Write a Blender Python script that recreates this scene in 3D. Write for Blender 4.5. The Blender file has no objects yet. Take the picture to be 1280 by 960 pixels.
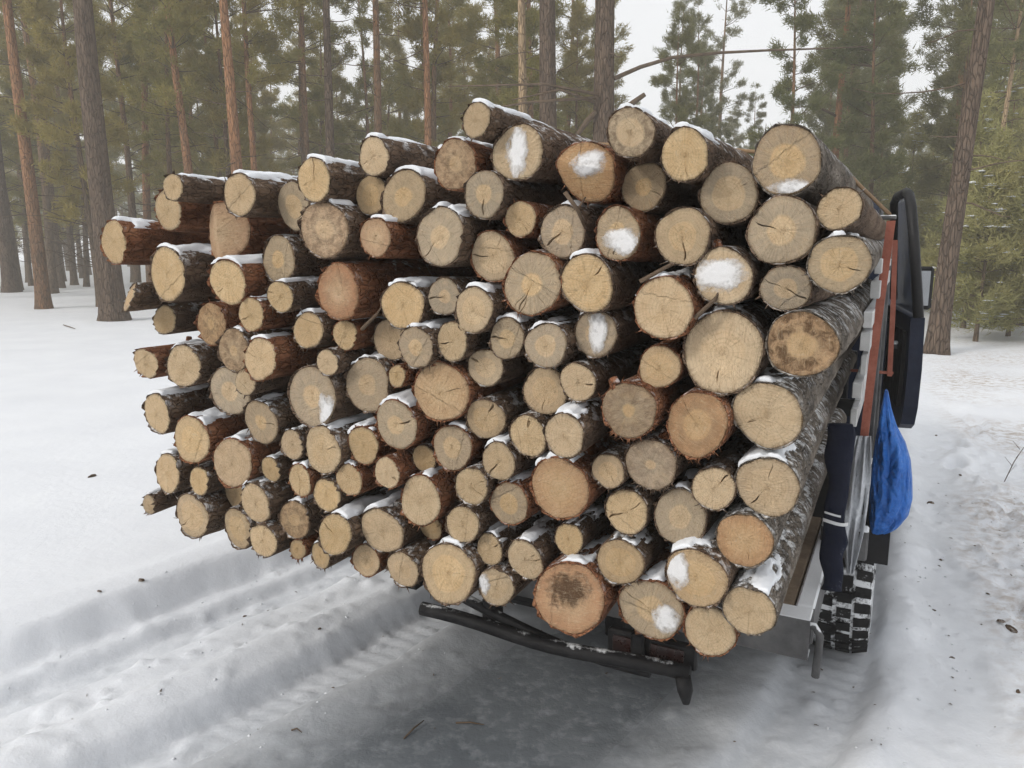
import bpy, math, random
import numpy as np
from mathutils import Vector, Matrix

scn = bpy.context.scene
COL = scn.collection
PI = math.pi

# ------------------------------------------------------------------ camera
CAM_H, PITCH, FPX = 1.6, math.radians(10.0), 960.0          # focal length in pixels of a 1280 px wide picture
cam_d = bpy.data.cameras.new('camera'); cam = bpy.data.objects.new('camera', cam_d); COL.objects.link(cam)
cam_d.sensor_width = 36.0; cam_d.lens = 36.0 * FPX / 1280.0
cam_d.clip_start = 0.05; cam_d.clip_end = 3000
cam.location = (0, 0, CAM_H); cam.rotation_euler = (PI/2 - PITCH, 0, 0)
scn.camera = cam

# ------------------------------------------------------------------ sky, sun, exposure
SUN_EL, SUN_AZ = math.radians(31), math.radians(236)         # azimuth clockwise from +Y (to the left of the camera, a little behind)
world = bpy.data.worlds.new('World'); scn.world = world; world.use_nodes = True
wn = world.node_tree; wn.nodes.clear()
sky = wn.nodes.new('ShaderNodeTexSky'); sky.sky_type = 'NISHITA'; sky.sun_disc = False
sky.sun_elevation = SUN_EL; sky.sun_rotation = SUN_AZ; sky.dust_density = 4; sky.air_density = 1
wmix = wn.nodes.new('ShaderNodeMix'); wmix.data_type = 'RGBA'; wmix.inputs[0].default_value = 0.9
wmix.inputs[7].default_value = (8.2, 8.3, 8.5, 1)             # overcast cloud deck, even all over
wbg = wn.nodes.new('ShaderNodeBackground'); wbg.inputs[1].default_value = 0.1
wout = wn.nodes.new('ShaderNodeOutputWorld')
wn.links.new(sky.outputs[0], wmix.inputs[6]); wn.links.new(wmix.outputs[2], wbg.inputs[0]); wn.links.new(wbg.outputs[0], wout.inputs[0])
sun_d = bpy.data.lights.new('sun', 'SUN'); sun_d.energy = 1.5; sun_d.angle = math.radians(14); sun_d.color = (1, 0.96, 0.9)
sun = bpy.data.objects.new('sun', sun_d); COL.objects.link(sun)
sd = Vector((math.sin(SUN_AZ)*math.cos(SUN_EL), math.cos(SUN_AZ)*math.cos(SUN_EL), math.sin(SUN_EL)))
sun.rotation_euler = sd.to_track_quat('Z', 'Y').to_euler(); sun.location = (-4, -6, 12)
scn.view_settings.view_transform = 'Standard'; scn.view_settings.look = 'None'
scn.view_settings.exposure = 0.36; scn.view_settings.gamma = 1.0
try:
    scn.cycles.use_denoising = True; scn.cycles.denoiser = 'OPENIMAGEDENOISE'
except Exception: pass
scn.cycles.max_bounces = 5; scn.cycles.diffuse_bounces = 3; scn.cycles.use_adaptive_sampling = True; scn.cycles.adaptive_threshold = 0.03; scn.cycles.volume_bounces = 2
scn.cycles.use_fast_gi = False

# ------------------------------------------------------------------ helpers: frames
TH = math.radians(27.0)                                       # heading of the truck, clockwise from the view direction
A = np.array([math.sin(TH), math.cos(TH)]); R_ = np.array([math.cos(TH), -math.sin(TH)])
def us(u, s): p = u*R_ + s*A; return float(p[0]), float(p[1])
def raydir(px, py):
    a, b = (px-640)/FPX, (480-py)/FPX
    return np.array([a, math.cos(PITCH) + b*math.sin(PITCH), -math.sin(PITCH) + b*math.cos(PITCH)])
def pix_plane(px, py, s):                                     # pixel -> (u, height) on the plane at truck coordinate s
    d = raydir(px, py); t = s/(d[0]*A[0] + d[1]*A[1])
    return t*(d[0]*R_[0] + d[1]*R_[1]), CAM_H + t*d[2], t
def at_dist(px, py, Y):                                       # pixel of a trunk, standing Y metres ahead
    d = raydir(px, py); return d[0]/d[1]*Y

def _hash(ix, iy, seed):
    n = (ix*374761393 + iy*668265263 + seed*1442695041) & 0xffffffff
    n = ((n ^ (n >> 13))*1274126177) & 0xffffffff
    return ((n ^ (n >> 16)) & 0xffff)/65535.0
def vnoise(x, y, seed=0):
    x = np.asarray(x, float); y = np.asarray(y, float)
    ix = np.floor(x).astype(np.int64); iy = np.floor(y).astype(np.int64)
    fx = x-ix; fy = y-iy; fx = fx*fx*(3-2*fx); fy = fy*fy*(3-2*fy)
    a = _hash(ix, iy, seed); b = _hash(ix+1, iy, seed); c = _hash(ix, iy+1, seed); d = _hash(ix+1, iy+1, seed)
    return (a*(1-fx)+b*fx)*(1-fy) + (c*(1-fx)+d*fx)*fy
def fbm(x, y, oct=4, seed=0):
    v = 0; amp = 0.5; tot = 0
    for o in range(oct):
        v = v + amp*vnoise(np.asarray(x)*2**o, np.asarray(y)*2**o, seed+o*17); tot += amp; amp *= 0.5
    return v/tot - 0.5
def sstep(a, b, x):
    t = np.clip((np.asarray(x, float)-a)/(b-a), 0, 1); return t*t*(3-2*t)

# ------------------------------------------------------------------ helpers: objects
def mesh_np(name, V, F, mat=None, smooth=True):
    me = bpy.data.meshes.new(name)
    V = np.asarray(V, np.float32)
    if isinstance(F, np.ndarray):
        n, k = F.shape
        me.vertices.add(len(V)); me.vertices.foreach_set('co', V.ravel())
        me.loops.add(n*k); me.loops.foreach_set('vertex_index', F.astype(np.int32).ravel())
        me.polygons.add(n); me.polygons.foreach_set('loop_start', np.arange(0, n*k, k, dtype=np.int32))
        me.update(calc_edges=True); me.validate()
    else:
        me.from_pydata([tuple(map(float, v)) for v in V], [], F); me.update()
    if smooth: me.polygons.foreach_set('use_smooth', np.ones(len(me.polygons), bool))
    if mat: me.materials.append(mat)
    return me
def obj(name, me, parent=None):
    o = bpy.data.objects.new(name, me); COL.objects.link(o)
    if parent is not None: o.parent = parent
    return o
def empty(name, loc=(0, 0, 0), rz=0.0):
    o = bpy.data.objects.new(name, None); COL.objects.link(o); o.location = loc; o.rotation_euler = (0, 0, rz)
    o.empty_display_size = 0.1; return o
def tag(o, label=None, cat=None, group=None, kind=None):
    if label: o['label'] = label
    if cat: o['category'] = cat
    if group: o['group'] = group
    if kind: o['kind'] = kind
    return o
class MB:
    def __init__(s): s.v = []; s.f = []
    def add(s, V, F):
        n = len(s.v); s.v += [tuple(map(float, p)) for p in V]; s.f += [tuple(i+n for i in f) for f in F]; return s
    def box(s, a, b, bev=0.006):                               # chamfered box from corner a to corner b
        a = np.minimum(a, b)*1.0; b = np.maximum(np.array(b, float), a)*1.0
        a, b = np.array(a, float), np.array(b, float)
        c = (a+b)/2; h = np.abs(b-a)/2; e = min(bev, h.min()*0.45)
        V = []; idx = {}
        for sx in (-1, 1):
            for sy in (-1, 1):
                for sz in (-1, 1):
                    sg = np.array((sx, sy, sz))
                    for ax in range(3):
                        off = h-e; off = off.copy(); off[ax] = h[ax]
                        idx[(sx, sy, sz, ax)] = len(V); V.append(c+sg*off)
        F = []
        for ax in range(3):
            o1, o2 = [(1, 2), (2, 0), (0, 1)][ax]
            for sg in (-1, 1):
                q = []
                for p1, p2 in ((-1, -1), (1, -1), (1, 1), (-1, 1)):
                    k = [0, 0, 0]; k[ax] = sg; k[o1] = p1; k[o2] = p2; q.append(idx[(k[0], k[1], k[2], ax)])
                F.append(tuple(q if sg > 0 else q[::-1]))
        for ax in range(3):
            o1, o2 = [(1, 2), (2, 0), (0, 1)][ax]
            for p1 in (-1, 1):
                for p2 in (-1, 1):
                    k0 = [0, 0, 0]; k1 = [0, 0, 0]; k0[ax] = -1; k1[ax] = 1
                    for k in (k0, k1): k[o1] = p1; k[o2] = p2
                    q = [idx[(*k0, o1)], idx[(*k1, o1)], idx[(*k1, o2)], idx[(*k0, o2)]]
                    F.append(tuple(q if p1*p2 < 0 else q[::-1]))
        for sx in (-1, 1):
            for sy in (-1, 1):
                for sz in (-1, 1):
                    q = [idx[(sx, sy, sz, i)] for i in range(3)]
                    F.append(tuple(q if sx*sy*sz > 0 else q[::-1]))
        return s.add(V, F)
    def tube(s, P, r, n=10, cap=True):
        P = [np.array(p, float) for p in P]; rr = r if hasattr(r, '__len__') else [r]*len(P)
        V = []; up = np.array((0, 0, 1.0)); X = None
        for i, p in enumerate(P):
            t = P[min(i+1, len(P)-1)]-P[max(i-1, 0)]; t /= np.linalg.norm(t)+1e-9
            if X is None:
                X = np.cross(up, t)
                if np.linalg.norm(X) < 1e-3: X = np.cross((1.0, 0, 0), t)
            X = X - t*np.dot(X, t); X /= np.linalg.norm(X); Y = np.cross(t, X)
            for k in range(n):
                a = 2*PI*k/n; V.append(p+rr[i]*(X*math.cos(a)+Y*math.sin(a)))
        F = [(i*n+k, i*n+(k+1) % n, (i+1)*n+(k+1) % n, (i+1)*n+k) for i in range(len(P)-1) for k in range(n)]
        if cap: F += [tuple(range(n))[::-1], tuple(range((len(P)-1)*n, len(P)*n))]
        return s.add(V, F)
    def lathe(s, prof, n, axis=0, c=(0, 0, 0)):                # prof: (along axis, radius)
        V = []; F = []
        for a, r in prof:
            for k in range(n):
                t = 2*PI*k/n; p = [0, 0, 0]; p[axis] = a; p[(axis+1) % 3] = r*math.cos(t); p[(axis+2) % 3] = r*math.sin(t)
                V.append((p[0]+c[0], p[1]+c[1], p[2]+c[2]))
        for i in range(len(prof)-1):
            for k in range(n): F.append((i*n+k, i*n+(k+1) % n, (i+1)*n+(k+1) % n, (i+1)*n+k))
        return s.add(V, F)
    def prism(s, poly, axis, a, b):                            # polygon in the two other axes, extruded along axis
        n = len(poly); V = []
        for q in (a, b):
            for p in poly:
                k = [0, 0, 0]; k[axis] = q; k[(axis+1) % 3] = p[0]; k[(axis+2) % 3] = p[1]; V.append(k)
        F = [tuple(range(n))[::-1], tuple(range(n, 2*n))] + [(i, (i+1) % n, n+(i+1) % n, n+i) for i in range(n)]
        return s.add(V, F)
    def build(s, name, mat, parent=None, smooth=False, off=None):
        V = np.array(s.v)
        if off is not None: V = V-np.array(off)
        return obj(name, mesh_np(name, V, s.f, mat, smooth), parent)

# ------------------------------------------------------------------ helpers: materials
class NT:
    def __init__(self, name, rough=0.8, spec=0.3):
        self.m = bpy.data.materials.new(name); self.m.use_nodes = True; self.t = self.m.node_tree
        self.b = self.t.nodes['Principled BSDF']; self.b.inputs['Roughness'].default_value = rough
        self.b.inputs['Specular IOR Level'].default_value = spec
    def n(self, typ, **kw):
        nd = self.t.nodes.new('ShaderNode'+typ)
        for k, v in kw.items(): setattr(nd, k, v)
        return nd
    def lk(self, o, i): self.t.links.new(o, i)
    def _set(self, sock, v):
        if isinstance(v, bpy.types.NodeSocket): self.lk(v, sock)
        elif v is not None: sock.default_value = v
    def attr(self, name): return self.n('Attribute', attribute_name=name)
    def coord(self, w='Object'): return self.n('TexCoord').outputs[w]
    def math(self, op, a, b=None, c=None, clamp=False):
        nd = self.n('Math', operation=op, use_clamp=clamp)
        for i, v in enumerate((a, b, c)):
            if v is not None: self._set(nd.inputs[i], v)
        return nd.outputs[0]
    def noise(self, vec=None, scale=5, detail=4, rough=0.55, out='Fac', dist=0):
        nd = self.n('TexNoise'); nd.inputs['Scale'].default_value = scale; nd.inputs['Detail'].default_value = detail
        nd.inputs['Roughness'].default_value = rough; nd.inputs['Distortion'].default_value = dist
        if vec is not None: self.lk(vec, nd.inputs['Vector'])
        return nd.outputs[out]
    def vor(self, vec, scale, feature='F1', out='Distance'):
        nd = self.n('TexVoronoi', feature=feature); nd.inputs['Scale'].default_value = scale
        if vec is not None: self.lk(vec, nd.inputs['Vector'])
        return nd.outputs[out]
    def ramp(self, fac, stops):
        nd = self.n('ValToRGB'); e = nd.color_ramp.elements
        while len(e) < len(stops): e.new(0.5)
        for el, (p, c) in zip(e, stops): el.position = p; el.color = (*c, 1) if len(c) == 3 else c
        self.lk(fac, nd.inputs[0]); return nd.outputs[0]
    def math_vec(self, co):                                   # coordinates stirred by noise, so cells lose their regular look
        nz = self.noise(co, 18, 3, 0.6, out='Color'); nd = self.n('VectorMath', operation='MULTIPLY_ADD'); self.lk(nz, nd.inputs[0])
        nd.inputs[1].default_value = (0.06, 0.06, 0.06); self.lk(co, nd.inputs[2]); return nd.outputs[0]
    def rng(self, v, a, b, c=0.0, d=1.0, smooth=False):
        nd = self.n('MapRange'); nd.interpolation_type = 'SMOOTHSTEP' if smooth else 'LINEAR'
        for i, q in enumerate((v, a, b, c, d)): self._set(nd.inputs[i], q)
        return nd.outputs[0]
    def mix(self, f, a, b, blend='MIX'):
        nd = self.n('Mix', data_type='RGBA', blend_type=blend)
        self._set(nd.inputs[0], f)
        for i, v in ((6, a), (7, b)): self._set(nd.inputs[i], (*v, 1) if isinstance(v, tuple) and len(v) == 3 else v)
        return nd.outputs[2]
    def mapping(self, vec, scale):
        nd = self.n('Mapping'); nd.inputs['Scale'].default_value = scale; self.lk(vec, nd.inputs['Vector']); return nd.outputs[0]
    def bump(self, h, strength=0.5, dist=0.01, prev=None):
        nd = self.n('Bump'); nd.inputs['Strength'].default_value = strength; nd.inputs['Distance'].default_value = dist
        self.lk(h, nd.inputs['Height'])
        if prev is not None: self.lk(prev, nd.inputs['Normal'])
        self.lk(nd.outputs[0], self.b.inputs['Normal']); return nd.outputs[0]
    def color(self, c):
        self._set(self.b.inputs['Base Color'], (*c, 1) if isinstance(c, tuple) and len(c) == 3 else c); return self

M = {}
def m_cut_end():
    k = NT('cut_wood', 0.75, 0.2)
    pol = k.attr('pol').outputs['Vector']; sep = k.n('SeparateXYZ'); k.lk(pol, sep.inputs[0]); x, y, seed = sep.outputs
    lp = k.attr('lp'); ls = k.n('SeparateColor'); k.lk(lp.outputs['Color'], ls.inputs[0]); heart, stain, red = ls.outputs
    dark = lp.outputs['Alpha']
    r0 = k.math('SQRT', k.math('ADD', k.math('MULTIPLY', x, x), k.math('MULTIPLY', y, y)))
    wob = k.noise(pol, 1.6, 3)
    r = k.math('ADD', r0, k.math('MULTIPLY', k.math('SUBTRACT', wob, 0.5), 0.22))
    ang = k.math('ARCTAN2', y, x)
    cv = k.n('CombineXYZ'); k.lk(k.math('MULTIPLY', k.math('COSINE', ang), 7.0), cv.inputs[0]); k.lk(k.math('ADD', k.math('MULTIPLY', k.math('SINE', ang), 7.0), seed), cv.inputs[1]); k.lk(k.math('MULTIPLY', r0, 0.9), cv.inputs[2])
    streak = k.noise(cv.outputs[0], 1.5, 4, 0.65)
    big = k.noise(pol, 2.3, 4, 0.6)
    fine = k.noise(pol, 22, 4, 0.75); blot = k.noise(pol, 5.5, 5, 0.7, dist=0.8)
    saw = k.noise(k.mapping(pol, (2.2, 40, 1)), 1.0, 3, 0.7)
    stepd = k.math('ADD', x, k.math('ADD', k.math('MULTIPLY', k.math('SUBTRACT', k.noise(pol, 6, 4), 0.5), 0.22), k.math('MULTIPLY', k.math('SINE', seed), 0.5)))
    hinge = k.math('MULTIPLY', k.rng(stepd, 0.0, 0.05), k.math('GREATER_THAN', k.math('SINE', k.math('MULTIPLY', seed, 5.7)), 0.2))
    rings = k.math('SINE', k.math('ADD', k.math('MULTIPLY', r, 58.0), k.math('MULTIPLY', seed, 3.0)))
    fresh = k.mix(k.rng(big, 0.3, 0.7), (0.79, 0.60, 0.375), (0.71, 0.51, 0.295))
    fresh = k.mix(k.rng(r0, 0.75, 1.0, 0, 0.4), fresh, (0.72, 0.59, 0.40))
    fresh = k.mix(k.math('MULTIPLY', k.rng(rings, 0.1, 1.0), k.rng(wob, 0.35, 0.65, 0.05, 0.24)), fresh, (0.34, 0.21, 0.10))
    gray = k.mix(k.rng(streak, 0.34, 0.66), (0.34, 0.28, 0.205), (0.60, 0.49, 0.36))
    edge = k.rng(r, k.math('SUBTRACT', heart, 0.05), k.math('ADD', heart, 0.07), smooth=True)
    smask = k.math('MULTIPLY', k.math('MULTIPLY', edge, stain), k.rng(big, 0.25, 0.5, 0.55, 1.0))
    c = k.mix(smask, fresh, gray)
    c = k.mix(k.math('MULTIPLY', k.rng(streak, 0.52, 0.74), 0.5), c, (0.30, 0.18, 0.08))
    c = k.mix(k.math('MULTIPLY', red, k.rng(r, 0.1, 0.85, 0.35, 1.0)), c, k.mix(big, (0.52, 0.25, 0.11), (0.38, 0.145, 0.06)))
    dn = k.noise(pol, 3.1, 6, 0.7, dist=0.6)
    rotten = k.math('GREATER_THAN', dark, 0.95)
    dx = k.math('SUBTRACT', x, 0.05); dy = k.math('MULTIPLY', k.math('SUBTRACT', y, 0.22), 1.25)
    blob = k.rng(k.math('ADD', k.math('SQRT', k.math('ADD', k.math('MULTIPLY', dx, dx), k.math('MULTIPLY', dy, dy))), k.math('MULTIPLY', k.math('SUBTRACT', dn, 0.5), 1.3)), 0.40, 0.72, 1.0, 0.0)
    marb = k.math('MULTIPLY', k.math('MULTIPLY', dark, k.rng(dn, 0.42, 0.60)), edge)
    c = k.mix(k.math('ADD', k.math('MULTIPLY', rotten, k.math('MULTIPLY', blob, 0.95)), k.math('MULTIPLY', k.math('SUBTRACT', 1.0, rotten), marb)), c, (0.10, 0.052, 0.026))
    vv = k.n('HueSaturation'); k.lk(k.rng(k.math('SINE', k.math('MULTIPLY', seed, 7.3)), -1, 1, 0.92, 1.08), vv.inputs['Value']); k.lk(k.rng(k.math('SINE', k.math('MULTIPLY', seed, 3.1)), -1, 1, 0.93, 1.10), vv.inputs['Saturation']); k.lk(c, vv.inputs['Color']); c = vv.outputs[0]
    c = k.mix(k.rng(blot, 0.56, 0.72, 0, 0.5), c, (0.36, 0.25, 0.14))
    c = k.mix(k.rng(blot, 0.42, 0.30, 0, 0.45), c, (0.70, 0.58, 0.41))
    c = k.mix(k.math('MULTIPLY', k.rng(r0, 0.86, 0.99, 0, 0.7), k.rng(streak, 0.4, 0.6, 0.2, 1)), c, (0.22, 0.14, 0.08))
    c = k.mix(k.rng(fine, 0.58, 0.70, 0, 0.6), c, (0.22, 0.145, 0.085))
    c = k.mix(k.rng(saw, 0.55, 0.74, 0, 0.45), c, (0.76, 0.62, 0.42))
    c = k.mix(k.rng(saw, 0.42, 0.28, 0, 0.16), c, (0.42, 0.28, 0.15))
    c = k.mix(k.rng(fine, 0.30, 0.40, 0.4, 0.0), c, (0.76, 0.62, 0.42))
    k.color(c)
    h = k.math('ADD', k.math('ADD', k.math('MULTIPLY', saw, 1.3), k.math('MULTIPLY', hinge, 0.9)), k.math('ADD', k.math('MULTIPLY', fine, 0.6), k.math('MULTIPLY', streak, 0.5)))
    k.bump(h, 0.9, 0.009); return k.m
def m_bark(name, c1, c2, c3, frost=0.0, frost_lo=0.53, vert=1.0):
    k = NT(name, 0.9, 0.15)
    co = k.coord(); st = k.mapping(co, (1, 1, 0.33))
    v = k.vor(k.mapping(k.math_vec(co), (1, 1, 0.4)), 58, 'DISTANCE_TO_EDGE'); n1 = k.noise(st, 14, 5, 0.65); n2 = k.noise(co, 3.2, 4, 0.6); n3 = k.noise(st, 60, 3, 0.7)
    c = k.ramp(n1, [(0.3, c1), (0.52, c2), (0.72, c3)])
    c = k.mix(k.rng(n2, 0.45, 0.62, 0, 0.75), c, k.mix(n1, c2, c3))
    c = k.mix(k.rng(v, 0.0, 0.05, 0.45, 0.0), c, c1)
    c = k.mix(k.rng(n3, 0.62, 0.75, 0, 0.5), c, (0.30, 0.27, 0.23))
    if frost > 0:
        g = k.n('NewGeometry'); sx = k.n('SeparateXYZ'); k.lk(g.outputs['Normal'], sx.inputs[0])
        fn = k.math('ADD', k.math('MULTIPLY', k.noise(co, 9, 5, 0.7), 0.6), k.math('MULTIPLY', k.noise(co, 45, 3, 0.7), 0.4))
        fm = k.math('MULTIPLY', k.rng(sx.outputs[2], 0.25, 0.85), k.rng(fn, frost_lo, frost_lo+0.06))
        c = k.mix(k.math('MULTIPLY', fm, frost), c, (0.78, 0.79, 0.80))
    k.color(c)
    h = k.math('ADD', k.math('MULTIPLY', k.rng(v, 0.0, 0.12), 0.6), k.math('ADD', n1, k.math('MULTIPLY', n3, 0.4)))
    k.bump(h, 0.9, 0.012); return k.m
def m_plain(name, c1, c2, scale=12, rough=0.6, spec=0.4, metal=0.0, bump=0.15, detail=5, dist=0.004):
    k = NT(name, rough, spec); co = k.coord(); n = k.noise(co, scale, detail, 0.65); f = k.noise(co, scale*6, 3, 0.6)
    k.color(k.mix(k.rng(k.math('ADD', k.math('MULTIPLY', n, 0.7), k.math('MULTIPLY', f, 0.3)), 0.38, 0.62), c1, c2)); k.b.inputs['Metallic'].default_value = metal
    k.lk(k.rng(n, 0.3, 0.7, max(0, rough-0.12), min(1, rough+0.12)), k.b.inputs['Roughness'])
    k.bump(k.math('ADD', n, k.math('MULTIPLY', f, 0.5)), bump, dist); return k.m
def m_snowy(name, c1, c2, lo=0.5, rough=0.5, amount=1.0, up=0.2):   # painted metal with snow and road frost caught on it
    k = NT(name, rough, 0.18); co = k.coord(); n = k.noise(co, 9, 5, 0.65); f = k.noise(co, 70, 3, 0.7)
    c = k.mix(k.rng(n, 0.35, 0.65), c1, c2)
    g = k.n('NewGeometry'); sx = k.n('SeparateXYZ'); k.lk(g.outputs['Normal'], sx.inputs[0])
    s = k.math('ADD', k.math('ADD', k.math('MULTIPLY', n, 0.65), k.math('MULTIPLY', f, 0.35)), k.math('MULTIPLY', sx.outputs[2], up))
    c = k.mix(k.rng(s, lo, lo+0.09, 0, amount), c, (0.75, 0.77, 0.79))
    k.color(c); k.bump(k.math('ADD', n, f), 0.35, 0.006); return k.m
def m_snow():
    k = NT('settled_snow', 0.75, 0.2); co = k.coord(); n = k.noise(co, 60, 4, 0.7); n2 = k.noise(co, 9, 4, 0.6)
    k.color(k.mix(k.rng(n2, 0.35, 0.7), (0.80, 0.82, 0.85), (0.72, 0.74, 0.77))); k.bump(k.math('ADD', n, n2), 0.4, 0.006)
    return k.m
def m_ground():
    k = NT('snow_ground', 0.7, 0.25); co = k.coord()
    ga = k.attr('gmask'); gs = k.n('SeparateColor'); k.lk(ga.outputs['Color'], gs.inputs[0]); ice, dirt, rut = gs.outputs
    n1 = k.noise(co, 1.3, 5, 0.6); n2 = k.noise(co, 14, 5, 0.65); n3 = k.noise(co, 90, 3, 0.7)
    c = k.mix(k.rng(n1, 0.35, 0.65), (0.765, 0.785, 0.815), (0.715, 0.735, 0.77))
    c = k.mix(k.math('MULTIPLY', rut, k.rng(n2, 0.35, 0.62, 0.2, 0.8)), c, (0.56, 0.585, 0.62))
    c = k.mix(k.math('MULTIPLY', dirt, k.rng(n2, 0.44, 0.66)), c, (0.40, 0.335, 0.28))
    c = k.mix(k.math('MULTIPLY', dirt, k.rng(n3, 0.60, 0.70, 0, 0.8)), c, (0.30, 0.2, 0.12))
    shaded_ice_col = k.mix(k.rng(n1, 0.3, 0.7), (0.10, 0.112, 0.125), (0.19, 0.205, 0.22))  # grey of the icy patch, with the truck's shade painted into the colour
    c = k.mix(k.math('MULTIPLY', ice, k.rng(n2, 0.2, 0.5, 0.75, 1.0)), c, shaded_ice_col)
    k.color(c)
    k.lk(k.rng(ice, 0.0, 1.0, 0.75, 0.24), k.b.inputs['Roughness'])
    b = k.bump(n2, 0.16, 0.03); 
    k.bump(n3, 0.16, 0.008, prev=b); return k.m
def m_needles(name, c1, c2, c3):
    k = NT(name, 0.75, 0.15); oi = k.n('ObjectInfo'); co = k.coord()
    n = k.noise(co, 0.9, 3, 0.6); n2 = k.noise(co, 7, 2, 0.6)
    c = k.mix(k.rng(n, 0.35, 0.65), c1, c2); c = k.mix(k.rng(n2, 0.5, 0.75, 0, 0.8), c, c3)
    c = k.mix(k.math('MULTIPLY', oi.outputs['Random'], 0.55), c, c3)
    k.color(c); tr = k.n('BsdfTranslucent'); k.lk(c, tr.inputs[0]); ad = k.n('MixShader'); ad.inputs[0].default_value = 0.45
    k.lk(k.b.outputs[0], ad.inputs[1]); k.lk(tr.outputs[0], ad.inputs[2]); k.lk(ad.outputs[0], k.t.nodes['Material Output'].inputs[0]); return k.m
def m_trunk(name, low, mid, top, h0=2.5, h1=7.0):
    k = NT(name, 0.9, 0.1); co = k.coord(); st = k.mapping(co, (1, 1, 0.22)); sp = k.n('SeparateXYZ'); k.lk(co, sp.inputs[0])
    n = k.noise(st, 13, 5, 0.65); v = k.vor(st, 22, 'DISTANCE_TO_EDGE'); nb = k.noise(co, 1.1, 3)
    f = k.math('ADD', sp.outputs[2], k.math('MULTIPLY', k.math('SUBTRACT', nb, 0.5), 3.0))
    lo = k.mix(k.rng(n, 0.35, 0.65), low, mid)
    hi = k.mix(k.rng(n, 0.35, 0.65), top, mid)
    c = k.mix(k.rng(f, h0, h1), lo, hi); c = k.mix(k.rng(v, 0, 0.07, 0.6, 0), c, tuple(q*0.45 for q in low))
    k.color(c); k.bump(k.math('ADD', n, k.rng(v, 0, 0.12)), 0.9, 0.03); return k.m
M['cut'] = m_cut_end()
M['bark_dark'] = m_bark('bark_dark', (0.05, 0.035, 0.026), (0.13, 0.086, 0.058), (0.25, 0.18, 0.125), 0.8, 0.50)
M['bark_red'] = m_bark('bark_red', (0.06, 0.028, 0.016), (0.21, 0.088, 0.045), (0.34, 0.17, 0.09), 0.6, 0.54)
M['bark_grey'] = m_bark('bark_grey', (0.05, 0.043, 0.036), (0.15, 0.125, 0.10), (0.30, 0.265, 0.225), 0.9, 0.49)
M['inner'] = m_plain('inner_bark', (0.36, 0.125, 0.05), (0.22, 0.075, 0.035), 20, 0.7, 0.2, bump=0.4)
k = NT('snow_dusting', 0.8, 0.1); k.color(k.mix(k.noise(k.coord(), 40), (0.74, 0.745, 0.755), (0.60, 0.59, 0.58)))
qa = k.attr('q').outputs['Fac']; qn = k.math('ADD', k.math('MULTIPLY', k.noise(k.coord(), 130, 4, 0.75), 0.9), k.math('MULTIPLY', k.noise(k.coord(), 35, 4, 0.7), 0.7))
k.lk(k.rng(k.math('SUBTRACT', k.math('ADD', 0.28, k.math('MULTIPLY', qn, 1.15)), qa), 0.02, 1.0, 0.0, 0.92), k.b.inputs['Alpha']); k.bump(qn, 0.4, 0.004); M['dusting'] = k.m
M['snow'] = m_snow(); M['ground'] = m_ground()
M['needle'] = m_needles('needles_olive', (0.29, 0.26, 0.075), (0.22, 0.22, 0.07), (0.36, 0.27, 0.09))
M['needle_green'] = m_needles('needles_green', (0.20, 0.205, 0.085), (0.15, 0.17, 0.075), (0.24, 0.21, 0.09))
M['needle_young'] = m_needles('needles_young', (0.36, 0.34, 0.14), (0.27, 0.28, 0.115), (0.42, 0.36, 0.17))
M['trunk'] = m_trunk('trunk_pine', (0.115, 0.085, 0.062), (0.19, 0.138, 0.095), (0.34, 0.175, 0.085))
M['trunk_dark'] = m_trunk('trunk_dark', (0.085, 0.062, 0.047), (0.155, 0.112, 0.082), (0.18, 0.11, 0.07), 6, 14)
M['trunk_orange'] = m_trunk('trunk_orange', (0.12, 0.085, 0.06), (0.24, 0.135, 0.075), (0.37, 0.185, 0.095), 1.5, 4.0)
M['trunk_pale'] = m_trunk('trunk_pale', (0.22, 0.17, 0.12), (0.32, 0.235, 0.15), (0.42, 0.30, 0.18), 1.5, 4.0)
M['twig'] = m_plain('dead_twig', (0.07, 0.052, 0.038), (0.14, 0.10, 0.07), 8, 0.9, 0.1)

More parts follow.
